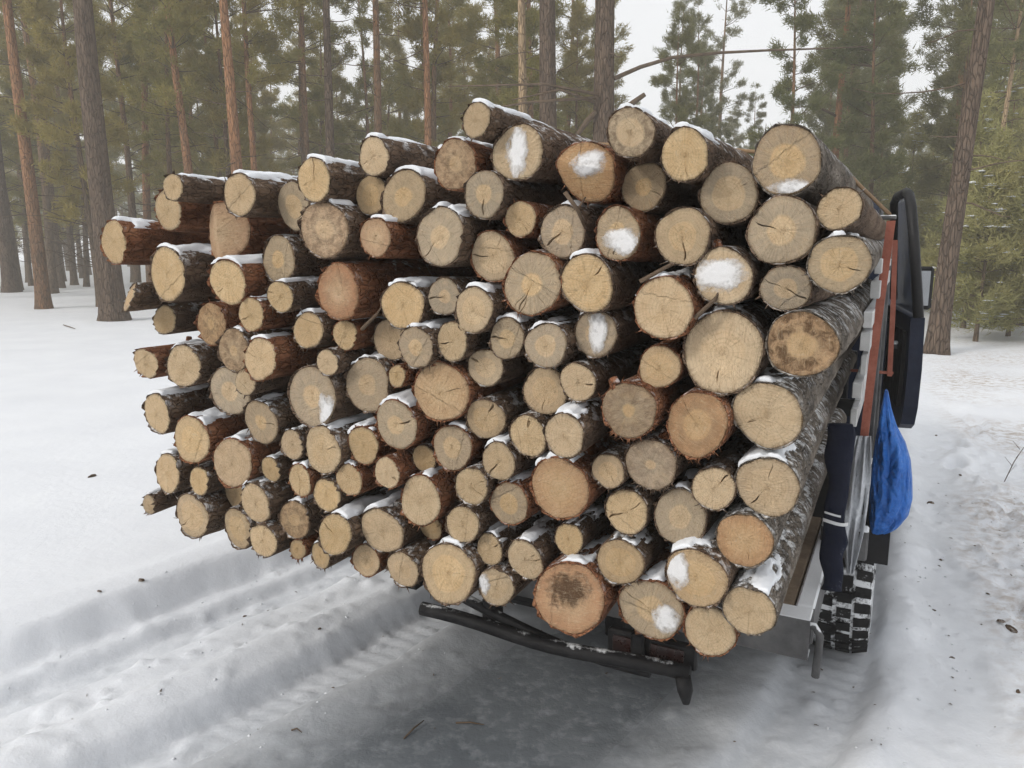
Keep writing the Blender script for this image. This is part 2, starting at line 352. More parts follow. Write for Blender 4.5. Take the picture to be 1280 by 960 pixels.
# ------------------------------------------------------------------ ground
def track_shift(s): return -0.17*np.maximum(0, 3.0-s)**1.35
def ground_h(x, y, masks=False):
    x = np.asarray(x, float); y = np.asarray(y, float)
    u = x*R_[0]+y*R_[1]; s = x*A[0]+y*A[1]
    uu = u-track_shift(s) + 0.07*fbm(x*1.1, y*1.1, 3, 5)
    far = sstep(14, 30, np.hypot(x, y))
    en = 0.10*fbm(x*3.1, y*3.1, 4, 9)
    le = sstep(-2.80, -2.68, uu+en); re = 1-sstep(0.28, 0.52, uu+0.3*fbm(x*1.6, y*1.6, 4, 19))
    trk = le*re*(1-sstep(9, 14, s))
    h = 0.13*(1-le) + 0.02*(1-re)
    h = h + 0.018*fbm(x*0.5, y*0.5, 3, 1)*(1+6*far)
    g = lambda c, w: np.exp(-((uu-c)/w)**2)
    box = lambda c, w, e=0.035: sstep(c-w-e, c-w+e, uu+en*0.5)*(1-sstep(c+w-e, c+w+e, uu+en*0.5))
    clod = lambda f, sd, lo=0.10: np.maximum(0, fbm(x*f, y*f, 3, sd)-lo)
    tread = 0.5+0.5*np.sin(s*2*PI/0.07 + 9*np.abs(uu+1.75)+4*fbm(x*2, y*2, 2, 6))
    wl, wr, wo = box(-1.74, 0.15), box(-0.13, 0.14), box(-2.46, 0.12)
    h = h - trk*(0.095*wl + 0.05*wr + 0.06*wo)
    h = h + trk*(0.03*g(-1.50, 0.09)*(0.4+0.9*vnoise(s*1.6, uu*4, 14)) + 0.045*g(-2.02, 0.09)*(0.4+0.9*vnoise(s*1.4, uu*4, 4)) + 0.03*g(-2.24, 0.10)*(0.3+1.0*vnoise(s*1.7, uu*4, 24)) + 0.045*g(0.10, 0.08)*(0.3+1.2*vnoise(s*5, uu*3, 8)) + 0.03*g(-0.36, 0.07)*vnoise(s*6, uu*3, 88))
    h = h + trk*0.008*tread*(wl+wr)*sstep(0.3, 0.7, vnoise(s*1.7, uu*2, 77))
    rough = trk*(1-0.93*g(-0.95, 0.48))
    h = h + rough*(0.028*fbm(x*3.4, y*3.4, 3, 3) + 0.09*clod(9, 23, 0.16) + 0.10*clod(26, 33, 0.17))
    right = (1-re)*(1-sstep(4, 10, uu))*(1-far)
    lump = fbm(x*2.2, y*2.2, 4, 31)
    h = h + right*(0.065*lump + 0.12*clod(6, 41, 0.12) + 0.13*clod(14, 43, 0.13) + 0.10*clod(28, 45, 0.14) - 0.20*clod(4.2, 47, 0.15))
    steps = [(1.9+0.23*i+0.05*math.sin(i*2.1), 3.6+0.33*i+0.1*math.cos(i*1.7)) for i in range(14)] + [(2.35+0.16*i, 3.0+0.05*math.sin(i*3)+0.12*i) for i in range(9)] + [(1.75+0.1*math.sin(i*2.2), 2.0+0.28*i) for i in range(6)]
    for i, (fx, fy) in enumerate(steps):
        a = 0.5+0.3*math.sin(i*5.3); dx = (x-fx)*math.cos(a)-(y-fy)*math.sin(a); dy = (x-fx)*math.sin(a)+(y-fy)*math.cos(a)
        q = (dx/0.065)**2+(dy/0.14)**2; h = h - (1-re)*(0.085*np.exp(-q**2) - 0.025*np.exp(-(np.sqrt(q)-1.6)**2*4))
    h = h + (1-le)*(0.012*fbm(x*1.6, y*1.6, 3, 61) + 0.03*np.exp(-((uu+2.9)/0.09)**2)*vnoise(s*3, uu, 63))*(1-far)
    h = h + (1-le)*(0.03*np.exp(-((y-7.2-0.3*np.sin(x*0.7))/0.12)**2)*vnoise(x*1.5, y, 71) + 0.04*np.exp(-((y-10.5-0.5*np.sin(x*0.5))/0.2)**2)*vnoise(x*1.1, y, 73))
    h = h + far*0.14*fbm(x*0.22, y*0.22, 3, 81) + sstep(8, 14, np.hypot(x, y))*0.05*fbm(x*0.9, y*0.9, 3, 83)
    if not masks: return h
    ice = trk*g(-0.92, 0.72)*(1-sstep(3.2, 4.6, s))*np.clip(1.25+1.6*fbm(x*2.4, y*2.4, 4, 51), 0, 1); ice = np.clip(ice*1.6-0.35, 0, 1)  # icy packed patch under and behind the truck, also carrying its painted shade
    dirt = right*np.clip(0.5+2.2*fbm(x*1.1, y*1.1, 3, 91), 0, 1)*np.exp(-((uu-1.0)/1.1)**2)
    return h, ice, dirt, np.clip(trk*(0.35+0.65*(wl+wr+wo)), 0, 1)
def axis_lines(dense0, dense1, step, lo, hi):
    L = list(np.arange(dense0, dense1, step)); d = step; v = L[-1]
    while v < hi: d *= 1.13; v += d; L.append(v)
    d = step; v = L[0]; pre = []
    while v > lo: d *= 1.13; v -= d; pre.append(v)
    return np.array(pre[::-1]+L)
gx = axis_lines(-2.9, 3.8, 0.021, -600, 600); gy = axis_lines(1.3, 6.0, 0.021, -250, 900)
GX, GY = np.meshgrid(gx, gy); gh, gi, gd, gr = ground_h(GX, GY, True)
nx, ny = len(gx), len(gy); ii = np.arange(nx*ny).reshape(ny, nx)
GF = np.stack([ii[:-1, :-1], ii[:-1, 1:], ii[1:, 1:], ii[1:, :-1]], -1).reshape(-1, 4)
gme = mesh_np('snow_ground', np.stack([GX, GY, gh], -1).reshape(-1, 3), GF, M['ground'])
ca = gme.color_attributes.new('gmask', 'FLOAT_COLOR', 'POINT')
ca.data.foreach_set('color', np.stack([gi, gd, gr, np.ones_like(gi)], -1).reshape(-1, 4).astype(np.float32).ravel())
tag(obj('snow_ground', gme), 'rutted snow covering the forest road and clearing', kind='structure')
def gz(x, y): return float(ground_h(np.array([x]), np.array([y]))[0])

# ------------------------------------------------------------------ logs
# centre x, y and diameter of each cut end in photo pixels; wood: f fresh, g grey-stained sapwood, r reddish, d dark rot, t tan
# flags: s snow on top, S snow on the cut face, b set back, p jutting out, c crack(s), w chopped to a wedge, k knot stub, l slanted cut
LOGS = """142,303,52,f,s|216,234,32,f,sp|210,263,48,f,b|301,244,56,f,sp|272,291,72,r,w|209,343,67,f,s|285,354,60,f,csp|348,324,56,g,b
365,257,64,g,b|392,225,52,f,scp|405,287,70,d,sp|467,196,46,f,sk|463,244,50,t,b|469,296,51,r,s|422,365,70,R,|350,371,39,f,sp
163,374,37,t,l|204,398,39,f,b|264,405,54,d,|313,392,45,f,s|385,413,47,f,s|431,419,38,f,sk|409,453,35,f,|182,454,39,f,k
229,458,53,f,s|292,438,53,d,s|325,449,53,f,sp|287,489,60,g,|306,478,34,f,p|196,517,51,f,s|239,550,58,t,s|326,528,55,g,sc
390,496,74,g,S|365,556,37,t,s|290,579,63,r2,s|209,592,50,f,s|338,587,32,f,s|403,563,61,t,s|250,614,40,f,|375,601,41,f,s
436,600,40,f,s|408,619,44,f,|186,631,25,t,s|253,660,62,t,c|293,679,55,t,|289,630,40,t,b|321,640,55,f,s|363,656,50,d,s
332,689,46,f,c|372,694,28,t,|401,704,33,t,s|422,669,54,f,scp|458,711,43,t,s|479,665,65,f,s|503,717,49,t,|487,590,42,f,c
526,575,36,t,b|454,557,47,f,s|503,382,60,f,s|555,371,47,g,c|592,388,57,t,sp|488,425,52,t,b|522,434,54,g,s|563,428,52,f,c
633,423,52,g,sc|682,432,57,g,s|606,459,50,t,c|459,481,67,g,s|496,470,28,f,p|551,490,74,r2,k|607,524,51,t,ck|681,490,63,t,b
722,478,47,f,c|495,531,62,g,sc|565,560,56,g,s|660,544,55,f,c|705,545,56,f,sp|623,577,47,t,sc|699,611,79,r,s|525,626,62,f,s
589,608,46,f,c|636,630,55,g,s|578,656,47,f,|532,657,38,t,b|610,688,42,f,sc|656,700,51,f,sc|619,734,52,t,S|562,717,80,t,sp
711,676,44,f,s|775,703,58,t,s|783,640,56,f,c|850,647,67,g,s|711,755,94,D,s|813,780,80,g,scS|870,723,77,t,sS|935,765,68,f,s
887,804,68,f,s|902,440,104,t,sc|1002,431,83,d2,|824,459,53,t,|786,513,72,g2,k|871,531,79,r3,|959,519,84,f,sc|760,589,43,t,
813,581,66,g2,k|892,611,54,f,c|959,609,77,t,sc|930,676,70,r,|830,386,80,f,s|903,345,73,f,Sk|982,360,60,g,c|1049,330,72,g3,s
977,289,84,g,c|983,201,83,g,S|1049,261,52,f,|910,242,74,g3,|856,194,64,f,s|788,166,61,d3,s|792,230,63,g,b|854,296,71,t,c
772,292,64,g,Sc|743,217,80,r,wS|733,355,72,f,sc|703,290,62,g,sc|744,417,60,g,Ss|595,150,42,f,s|569,206,60,d,s|647,191,69,f,S
504,246,65,g,s|606,244,61,g,c|556,299,76,g,s|649,273,47,f,|609,318,66,t,c|665,355,80,g,cc"""
TYPES = {  # heart radius, stain, red, dark, bark
 'f': (0.9, 0.15, 0.0, 0.0), 't': (0.6, 0.3, 0.06, 0.04), 'g': (0.42, 0.8, 0.0, 0.05), 'g2': (0.25, 0.85, 0.1, 0.35), 'g3': (0.6, 0.7, 0, 0.0),
 'r': (0.6, 0.2, 0.55, 0.0), 'r2': (0.6, 0.1, 0.28, 0.1), 'r3': (0.45, 0.3, 0.62, 0.25), 'R': (0.4, 0.1, 0.95, 0.25), 'd': (0.3, 0.45, 0.3, 0.55), 'd2': (0.38, 0.5, 0.35, 0.85), 'd3': (0.5, 0.4, 0, 0.6), 'D': (0.3, 0.2, 0.75, 1.0)}
rows = [q.split(',') for q in LOGS.replace('\n', '|').split('|')]
N = len(rows); rng = np.random.RandomState(7)
S0 = 1.74
cu = np.zeros(N); cv = np.zeros(N); rad = np.zeros(N); ds = np.zeros(N); types = []; flags = []
for i, (x, y, d, t, fl) in enumerate(rows):
    x, y, d = float(x), float(y), float(d)
    dl = rng.uniform(-0.02, 0.05)
    if 'b' in fl: dl += 0.07
    if 'p' in fl: dl -= 0.05
    ds[i] = dl; cu[i], cv[i], tt = pix_plane(x, y, S0+dl); rad[i] = d/2*tt/FPX*1.05
    types.append(t); flags.append(fl)
tu, tv, tr = cu.copy(), cv.copy(), rad.copy()
BED_Z = 0.60
for it in range(260):                                         # let the stack settle: logs may not run through one another
    du = cu[:, None]-cu[None]; dv = cv[:, None]-cv[None]; dist = np.hypot(du, dv)+1e-9
    ov = (rad[:, None]+rad[None])*0.965-dist; np.fill_diagonal(ov, -1); m = ov > 0
    w = np.where(m, ov, 0)*0.24
    cu += (w*du/dist).sum(1); cv += (w*dv/dist).sum(1)
    if it > 100: rad -= np.clip(np.where(m, ov, 0).max(1), 0, 0.01)*0.05; rad = np.maximum(rad, tr*0.92)
    cv = np.maximum(cv, BED_Z+0.012+rad)
    if it < 220: cu += (tu-cu)*0.05; cv += (tv-cv)*0.05
print('pack: mean shift', float(np.hypot(cu-tu, cv-tv).mean()), 'max', float(np.hypot(cu-tu, cv-tv).max()), 'min rad ratio', float((rad/tr).min()), 'max overlap', float(ov.max()), 'u', cu.min(), cu.max(), 'v', cv.min(), cv.max(), 'n', N)

NS = 40
def build_log(i, name='log'):
    rs = np.random.RandomState(100+i); R = rad[i]; fl = flags[i]; ty = types[i]
    L = 2.42-ds[i]+rs.uniform(-0.10, 0.0)
    s0 = S0+ds[i]; ox, oy = us(cu[i], s0)
    root = empty(name, (ox, oy, cv[i]))
    # local frame: z runs along the log away from the cut end, y is world up, x to the truck's left
    jit = rs.normal(0, 0.005, 2)
    zax = Vector((A[0]+jit[0]*R_[0], A[1]+jit[0]*R_[1], jit[1])).normalized(); xax = Vector((0, 0, 1)).cross(zax).normalized(); yax = zax.cross(xax)
    root.matrix_world = Matrix.Translation((ox, oy, cv[i])) @ Matrix((xax, yax, zax)).transposed().to_4x4()
    ph = rs.uniform(0, 6.28, 6); am = rs.uniform(0.008, 0.034, 6); am[0] = rs.uniform(0.01, 0.06)
    def outline(th): return 1+am[0]*np.cos(2*(th-ph[0]))+am[1]*np.cos(3*th+ph[1])+0.5*am[2]*np.cos(5*th+ph[2])+0.35*am[3]*np.cos(8*th+ph[3])
    tx, ty_ = rs.uniform(-0.12, 0.12, 2)
    if 'l' in fl: tx, ty_ = 0.5, 0.55
    wd = rs.uniform(-0.3, 0.3) if 'w' in fl else 0
    def endz(x, y):
        z = tx*x+ty_*y
        if 'w' in fl:
            dd = (x*math.cos(wd)+y*math.sin(wd)) if i == 4 else (y*math.cos(0.15)-x*math.sin(0.15)-0.15*R)
            z = z+np.abs(dd)*0.55
        return z
    # ---- bark
    zs = np.concatenate([[0.0, 0.006, 0.02], np.arange(0.045, 0.9, 0.035), np.linspace(0.95, L, 10)])
    th = np.linspace(0, 2*PI, NS, endpoint=False); T, Z = np.meshgrid(th, zs)
    cs, sn = np.cos(T), np.sin(T)
    taper = 1-0.10*(Z/L)
    rough_amt = 0.09 if ('g2' in ty or i in (89-1,)) else 0.045
    amp = rough_amt*np.clip(Z/0.03, 0.35, 1)
    px_, pz_ = T*NS/(2*PI), Z
    nz = fbm(np.cos(T)*4+20, np.sin(T)*4+Z*5+40, 4, 300+i) + 0.7*fbm(T*9, Z*14, 3, 500+i)*np.minimum(1, np.minimum(T, 2*PI-T)*2)
    rr = R*outline(T)*taper*(1+amp*nz*2)
    ring0 = rr[0].copy()
    X, Y = rr*cs, rr*sn
    bend = rs.uniform(-0.02, 0.02, 2); X = X+bend[0]*np.sin(Z/L*PI); Y = Y+bend[1]*np.sin(Z/L*PI)
    Zz = Z+endz(X, Y)*np.clip(1-Z/0.35, 0, 1)
    rag = 0.006*rs.normal(0, 1, NS); Zz[0] += rag; Zz[1] += rag*0.7
    V = np.stack([X, Y, Zz], -1).reshape(-1, 3)
    ni = len(zs); I = np.arange(ni*NS).reshape(ni, NS); In = np.roll(I, -1, 1)
    F = np.stack([I[:-1], I[1:], In[1:], In[:-1]], -1).reshape(-1, 4).tolist()
    # rim turned in to the wood, and the hidden far end
    rim = len(V); wood = R*outline(th)*0.955
    V = np.vstack([V, np.stack([wood*np.cos(th), wood*np.sin(th), endz(wood*np.cos(th), wood*np.sin(th))+0.004], -1)])
    F += [(k, (k+1) % NS, rim+(k+1) % NS, rim+k) for k in range(NS)]
    F.append(tuple(I[-1].tolist()))
    for q in range(rs.randint(0, 9) + (26 if ty in ('r3', 'g2') else 0)):
        a = rs.uniform(0, 2*PI) if rs.rand() < 0.4 else rs.normal(-PI/2, 0.7); o_ = float(outline(np.array(a))); r1 = R*o_*0.97; w_ = 0.0022/R; ln = rs.uniform(0.006, 0.02)
        b_ = len(V); zz0 = float(endz(r1*math.cos(a), r1*math.sin(a)))+rs.uniform(-0.002, 0.004); a3 = a+rs.normal(0, 0.12)
        V = np.vstack([V, [(r1*math.cos(a-w_), r1*math.sin(a-w_), zz0), (r1*math.cos(a+w_), r1*math.sin(a+w_), zz0), ((r1+ln)*math.cos(a3), (r1+ln)*math.sin(a3), zz0-rs.uniform(0, 0.008)), (r1*math.cos(a), r1*math.sin(a), zz0+0.006)]])
        F += [(b_, b_+1, b_+2), (b_+1, b_+3, b_+2), (b_+3, b_, b_+2)]
    bm = 'bark_red' if ty in ('r', 'r3', 'R', 'D') or rs.rand() < 0.3 else 'bark_dark'
    if i in GREY: bm = 'bark_grey'
    obj('bark', mesh_np('bark', V, F, M[bm]), root)
    # ---- cut end, with real cracks
    ang = list(np.linspace(0, 2*PI, 44, endpoint=False)); cr = []
    ncr = (1 if 'c' in fl else 0)+(3 if 'cc' in fl else 0)+(1 if rs.rand() < 0.3 else 0)
    for c in range(ncr):
        a = rs.uniform(0, 2*PI); main = c == 0 and 'c' in fl
        cr.append((a, rs.choice([0.04, 0.2, 0.45]) if main else rs.uniform(0.2, 0.6), rs.uniform(0.7, 1.0) if main else rs.uniform(0.6, 1.0), rs.uniform(0.0012, 0.0034) if main else rs.uniform(0.0006, 0.0014)))
    ang = [a for a in ang if all(abs((a-c[0]+PI) % (2*PI)-PI) > 0.09 for c in cr)]
    tagc = {}
    for ci, c in enumerate(cr):
        for sgn in (-1, 0, 1):
            a = (c[0]+sgn*1e-4) % (2*PI); ang.append(a); tagc[a] = (ci, sgn)
    ang = sorted(ang); na = len(ang); fr = np.array([0.07, 0.16, 0.27, 0.39, 0.51, 0.63, 0.75, 0.87, 0.955, 0.995])
    V = [(0, 0, endz(0, 0))]; P = [(0, 0)]
    for f in fr:
        for a in ang:
            o = float(outline(np.array(a))); r = R*o*0.957*f; aa = a; zoff = 0
            if a in tagc:
                ci, sgn = tagc[a]; c = cr[ci]; inside = c[1] <= f <= c[2]
                wob = 0.05*math.sin(f*9+ci*2+i); aa = c[0]+wob
                aa += sgn*(c[3]*(1.0 if inside else 0.15)*(0.5+0.7*f))/max(r, 0.004)
                if sgn == 0 and inside: zoff = 0.022
            x, y = r*math.cos(aa), r*math.sin(aa)
            V.append((x, y, float(endz(x, y))+zoff+rs.normal(0, 0.0005)+0.0015*math.sin(x*60+i)*math.cos(y*50)+(0.003 if f > 0.99 else 0))); P.append((f*math.cos(aa), f*math.sin(aa)))
    F = [(0, 1+(k+1) % na, 1+k) for k in range(na)]
    for j in range(len(fr)-1):
        for k in range(na):
            a0 = 1+j*na+k; a1 = 1+j*na+(k+1) % na; F.append((a0, a1, a1+na, a0+na))
    me = mesh_np('cut_end', V, F, M['cut'], smooth=False)
    h, st, rd, dk = TYPES[ty]; jf = rs.uniform(-1, 1, 4)
    sd_ = rs.uniform(0, 50)
    at = me.attributes.new('pol', 'FLOAT_VECTOR', 'POINT')
    rot = 0.0 if ty == 'D' else rs.uniform(0, 6.28); P = np.array(P); P = P@np.array(((math.cos(rot), -math.sin(rot)), (math.sin(rot), math.cos(rot)))); off = rs.uniform(0, 40, 2)*0
    at.data.foreach_set('vector', np.column_stack([P, np.full(len(P), sd_)]).astype(np.float32).ravel())
    a2 = me.attributes.new('lp', 'FLOAT_COLOR', 'POINT')
    a2.data.foreach_set('color', np.tile([h+0.08*jf[0], np.clip(st+0.15*jf[1], 0, 1), max(0, rd+0.08*jf[2]), dk], (len(P), 1)).astype(np.float32).ravel())
    obj('cut_end', me, root)
    # ---- snow lying on the bark
    if 's' in fl:
        nt, nzv = 25, 46
        wdt = rs.uniform(0.65, 1.0); sh = rs.uniform(-0.35, 0.2)
        tt = np.linspace(-wdt, wdt, nt)+PI/2+sh; zend = rs.uniform(0.28, 0.6); zz = np.concatenate([[0.0, 0.004, 0.012], np.linspace(0.022, zend, nzv-3)])
        T, Z = np.meshgrid(tt, zz)
        full = rs.uniform(-0.5, 0.02)
        msk = (1-((T-PI/2-sh)/wdt)**2)*0.95+2.2*fbm(T*2.8+i, Z*13, 5, 900+i)+full
        msk = msk*(1-0.75*sstep(zend*0.35, zend, Z)); msk = np.where(np.abs(T-PI/2-sh) > wdt*0.97, np.minimum(msk, 0.2), msk)
        thk = (0.0095*(R/0.07)**0.5*sstep(0.30, 0.95, msk)+0.004*fbm(T*9, Z*40, 3, i))*np.where(Z < 0.002, 0.0, np.where(Z < 0.008, 0.72, 1.0))
        barkr = R*outline(T)*(1-0.10*Z/L)*(1+rough_amt*2*(fbm(np.cos(T)*4+20, np.sin(T)*4+Z*5+40, 4, 300+i)*np.clip(Z/0.03, 0.35, 1)))
        r_ = barkr+np.where(msk > 0.3, np.maximum(thk, 0)+0.001, -0.012)-np.where(Z < 0.002, 0.012, 0)
        X, Y = r_*np.cos(T), r_*np.sin(T); Zl = Z+endz(X, Y)*np.clip(1-Z/0.35, 0, 1)+np.where(Z < 0.002, 0.016, np.where(msk > 0.3, -0.002, 0.012))
        X = X+bend[0]*np.sin(Z/L*PI); Y = Y+bend[1]*np.sin(Z/L*PI)
        I = np.arange(nt*nzv).reshape(nzv, nt)
        Q = np.stack([I[:-1, :-1], I[1:, :-1], I[1:, 1:], I[:-1, 1:]], -1).reshape(-1, 4)
        keep = (msk.ravel()[Q] > 0.24).any(1)
        if keep.sum() > 4: obj('snow_cap', mesh_np('snow_cap', np.stack([X, Y, Zl], -1).reshape(-1, 3), Q[keep], M['snow']), root)
    # ---- snow blown against the cut face
    if 'S' in fl:
        ctr, ax = FACE_SNOW.get(i, ((0, 0), (0.4, 0.4)))
        n = 33; g = np.linspace(-1.15, 1.15, n); GXs, GYs = np.meshgrid(g, g)
        q = GXs**2+GYs**2+1.5*fbm(GXs*1.6+i, GYs*1.6, 4, 40+i)
        x = -(ctr[0]+GXs*ax[0]*1.25)*R; y = (ctr[1]+GYs*ax[1]*1.2)*R
        tk = 0.004*(1-sstep(0.1, 1.3, q))+0.0015*fbm(GXs*6, GYs*6, 2, i)
        z = endz(x, y)-tk-0.0025
        I = np.arange(n*n).reshape(n, n); Q = np.stack([I[:-1, :-1], I[1:, :-1], I[1:, 1:], I[:-1, 1:]], -1).reshape(-1, 4)
        inside = (np.hypot(x, y) < R*0.93).ravel()
        keep = (q.ravel()[Q] < 1.4).any(1) & inside[Q].all(1)
        if keep.sum():
            sm_ = mesh_np('face_snow', np.stack([x, y, z], -1).reshape(-1, 3), Q[keep], M['dusting']); sm_.attributes.new('q', 'FLOAT', 'POINT').data.foreach_set('value', q.ravel().astype(np.float32)); obj('face_snow', sm_, root)
    # ---- branch stub
    if 'k' in fl:
        a = {11: 1.15, 21: -0.5+PI, 23: 1.3}.get(i, rs.uniform(0.9, 1.9)); zc = {11: 0.09, 21: 0.14, 23: 0.2}.get(i, rs.uniform(0.012, 0.04))
        p0 = np.array((R*0.8*math.cos(a), R*0.8*math.sin(a), zc+endz(R*0.8*math.cos(a), R*0.8*math.sin(a)))); dr = np.array((math.cos(a), math.sin(a), 0.35)); 
        ln = R*rs.uniform(0.4, 0.6) if i != 21 else 0.09
        sb = MB().tube([p0, p0+dr*ln*0.5, p0+dr*ln], [R*0.24, R*0.2, R*0.17], 9); sb.build('branch_stub', M['bark_red'] if i != 21 else M['bark_dark'], root, True)
    return root
def yax_roll(a, b): return 0.0
GREY = {i for i, r in enumerate(rows) if (r[0], r[1]) in {('1002', '431'), ('959', '609'), ('935', '765'), ('983', '201'), ('959', '519'), ('930', '676'), ('1049', '330')}}
def idx(x, y): return [k for k, r in enumerate(rows) if r[0] == str(x) and r[1] == str(y)][0]
FACE_SNOW = {idx(390, 496): ((0.62, -0.42), (0.28, 0.5)), idx(619, 734): ((-0.6, 0.1), (0.25, 0.5)), idx(813, 780): ((0.45, -0.2), (0.3, 0.4)), idx(870, 723): ((-0.6, 0.2), (0.3, 0.55)),
 idx(903, 345): ((-0.15, 0.05), (0.72, 0.45)), idx(983, 201): ((0.2, -0.76), (0.55, 0.22)), idx(772, 292): ((0.25, -0.3), (0.68, 0.45)), idx(743, 217): ((0.1, 0.25), (0.45, 0.35)), idx(744, 417): ((0.1, 0.1), (0.35, 0.75)), idx(647, 191): ((0.0, 0.0), (0.33, 0.72))}
TYPE_WORDS = {'f': 'pale yellow cut end', 't': 'tan cut end', 'g': 'grey-stained end around a pale heart', 'g2': 'ragged grey-brown cut end', 'g3': 'cut end with a faint grey rim', 'r': 'reddish cut end', 'r2': 'pinkish rough cut end',
 'r3': 'orange-brown shaggy cut end', 'R': 'deep red cut end', 'd': 'brown-blotched cut end', 'd2': 'crumbly brown outer ring on its end', 'd3': 'mottled yellow cut end', 'D': 'big dark rotten stain on its end'}
for i in range(N):
    o = build_log(i)
    x, y, d = [float(q) for q in rows[i][:3]]; R = rad[i]; fl = flags[i]
    size = 'slim' if R < 0.058 else ('stout' if R > 0.095 else 'mid-sized')
    feat = []
    if 'w' in fl: feat.append('chopped to a ridge')
    if 'l' in fl: feat.append('sawn at a slant')
    if 'S' in fl: feat.append('snow stuck to it')
    elif 'c' in fl: feat.append('cracked')
    if 'k' in fl: feat.append('branch stub')
    if 's' in fl and 'S' not in fl: feat.append('snow on top')
    v = cv[i]; u = cu[i]
    col = ('beside the red stake' if u > -0.42 else 'above the bumper bar' if u > -1.3 else 'on the flank overhanging open snow')
    row = ('top layer' if v > 1.55 else 'upper layers' if v > 1.2 else 'lower layers' if v > 0.85 else 'bottom layers')
    lab = f"{size} log, {TYPE_WORDS[types[i]]}{', ' + feat[0] if feat else ''}, {row} {col}"
    wds = lab.split()
    if len(wds) > 16: lab = f"{size} log, {TYPE_WORDS[types[i]]}{', ' + feat[0] if feat else ''}, {row}"
    if len(lab.split()) > 16: lab = ' '.join(lab.split()[:16])
    tag(o, lab, 'log', 'logs stacked on the truck')

# ------------------------------------------------------------------ truck
M['navy'] = m_snowy('navy_paint', (0.008, 0.012, 0.028), (0.015, 0.021, 0.042), 0.86, 0.42, 0.6, 0.15)
M['black'] = m_plain('black_plastic', (0.006, 0.006, 0.007), (0.014, 0.014, 0.015), 14, 0.55, 0.25)
M['steel_dark'] = m_snowy('dirty_dark_steel', (0.006, 0.006, 0.007), (0.016, 0.016, 0.017), 0.80, 0.6, 0.8, 0.3)
M['steel_frost'] = m_snowy('frosted_grey_steel', (0.06, 0.06, 0.062), (0.12, 0.12, 0.12), 0.66, 0.6, 0.92, 0.42)
M['white_paint'] = m_snowy('chipped_white_paint', (0.42, 0.42, 0.41), (0.58, 0.58, 0.57), 0.6, 0.6, 0.8, 0.2)
M['red_paint'] = m_plain('faded_red_paint', (0.24, 0.075, 0.048), (0.33, 0.12, 0.085), 22, 0.75, 0.25, bump=0.3)
M['rubber'] = m_snowy('tyre_rubber', (0.008, 0.008, 0.009), (0.018, 0.018, 0.018), 0.60, 0.8, 0.7, 0.0)
M['rubber_snow'] = m_snowy('tyre_packed_snow', (0.012, 0.012, 0.013), (0.02, 0.02, 0.02), 0.46, 0.85, 0.9, 0.0)
M['rim'] = m_plain('rim_steel', (0.25, 0.25, 0.25), (0.36, 0.36, 0.36), 10, 0.5, 0.5, 0.6)
M['plank'] = m_plain('deck_plank', (0.13, 0.095, 0.065), (0.22, 0.17, 0.12), 9, 0.85, 0.2, bump=0.5)
M['navy_cloth'] = m_snowy('navy_padded_cloth', (0.006, 0.008, 0.018), (0.012, 0.015, 0.030), 0.60, 0.85, 0.35, 0.05)
M['white_band'] = m_plain('white_band', (0.55, 0.56, 0.57), (0.7, 0.7, 0.71), 10, 0.6, 0.3)
M['lens_red'] = m_plain('lamp_lens', (0.03, 0.012, 0.01), (0.018, 0.01, 0.01), 10, 0.25, 0.5)
k = NT('window_glass', 0.05, 0.5); k.b.inputs['Transmission Weight'].default_value = 1.0; k.b.inputs['IOR'].default_value = 1.1
k.color((0.75, 0.8, 0.78)); k.lk(k.rng(k.noise(k.coord(), 6, 4), 0.45, 0.75, 0.03, 0.25), k.b.inputs['Roughness']); M['glass'] = k.m
k = NT('mirror_glass', 0.08, 0.5); k.b.inputs['Metallic'].default_value = 1.0; k.color(k.mix(k.noise(k.coord(), 8), (0.2, 0.21, 0.22), (0.28, 0.29, 0.30))); M['mirror'] = k.m

TU, TS = -1.07, 3.6
tx_, ty2 = us(TU, TS)
truck = empty('flatbed_truck', (tx_, ty2, 0), -TH)
tag(truck, 'dark navy flatbed truck carrying the log load, door ajar', 'truck')
OFF = (TU, TS, 0)
def tp(mb, name, mat, parent=truck, smooth=False): return mb.build(name, M[mat], parent, smooth, OFF)
UL, UR = -2.10, -0.16                                          # bed sides
SB, SF = 2.10, 4.22                                            # bed rear and front
# deck
for kx in range(9):
    w = (UR-UL-0.10)/9; a = UL+0.05+kx*w
    tp(MB().box((a+0.004, SB+0.08, BED_Z-0.035), (a+w-0.004, SF, BED_Z), 0.004), 'plank', 'plank')
rc = MB(); rc.box((UL, SB, BED_Z-0.115), (UR, SB+0.006, BED_Z+0.004)); rc.box((UL, SB+0.006, BED_Z-0.008), (UR, SB+0.078, BED_Z+0.004)); rc.box((UL, SB+0.006, BED_Z-0.115), (UR, SB+0.06, BED_Z-0.109)); tp(rc, 'rear_channel', 'steel_frost')
for (a, b) in ((UR-0.048, UR+0.003), (UL-0.003, UL+0.048)):
    sc_ = MB().box((a, SB+0.081, BED_Z-0.11), (b, SF, BED_Z+0.007)); tp(sc_, 'side_channel', 'steel_frost')
for uu in (-1.55, -0.75): tp(MB().box((uu-0.035, SB+0.1, BED_Z-0.24), (uu+0.035, 6.0, BED_Z-0.12)), 'chassis_rail', 'steel_dark')
for ss in (2.5, 3.1, 3.7): tp(MB().box((UL+0.06, ss, BED_Z-0.115), (UR-0.06, ss+0.06, BED_Z-0.04)), 'cross_member', 'steel_dark')
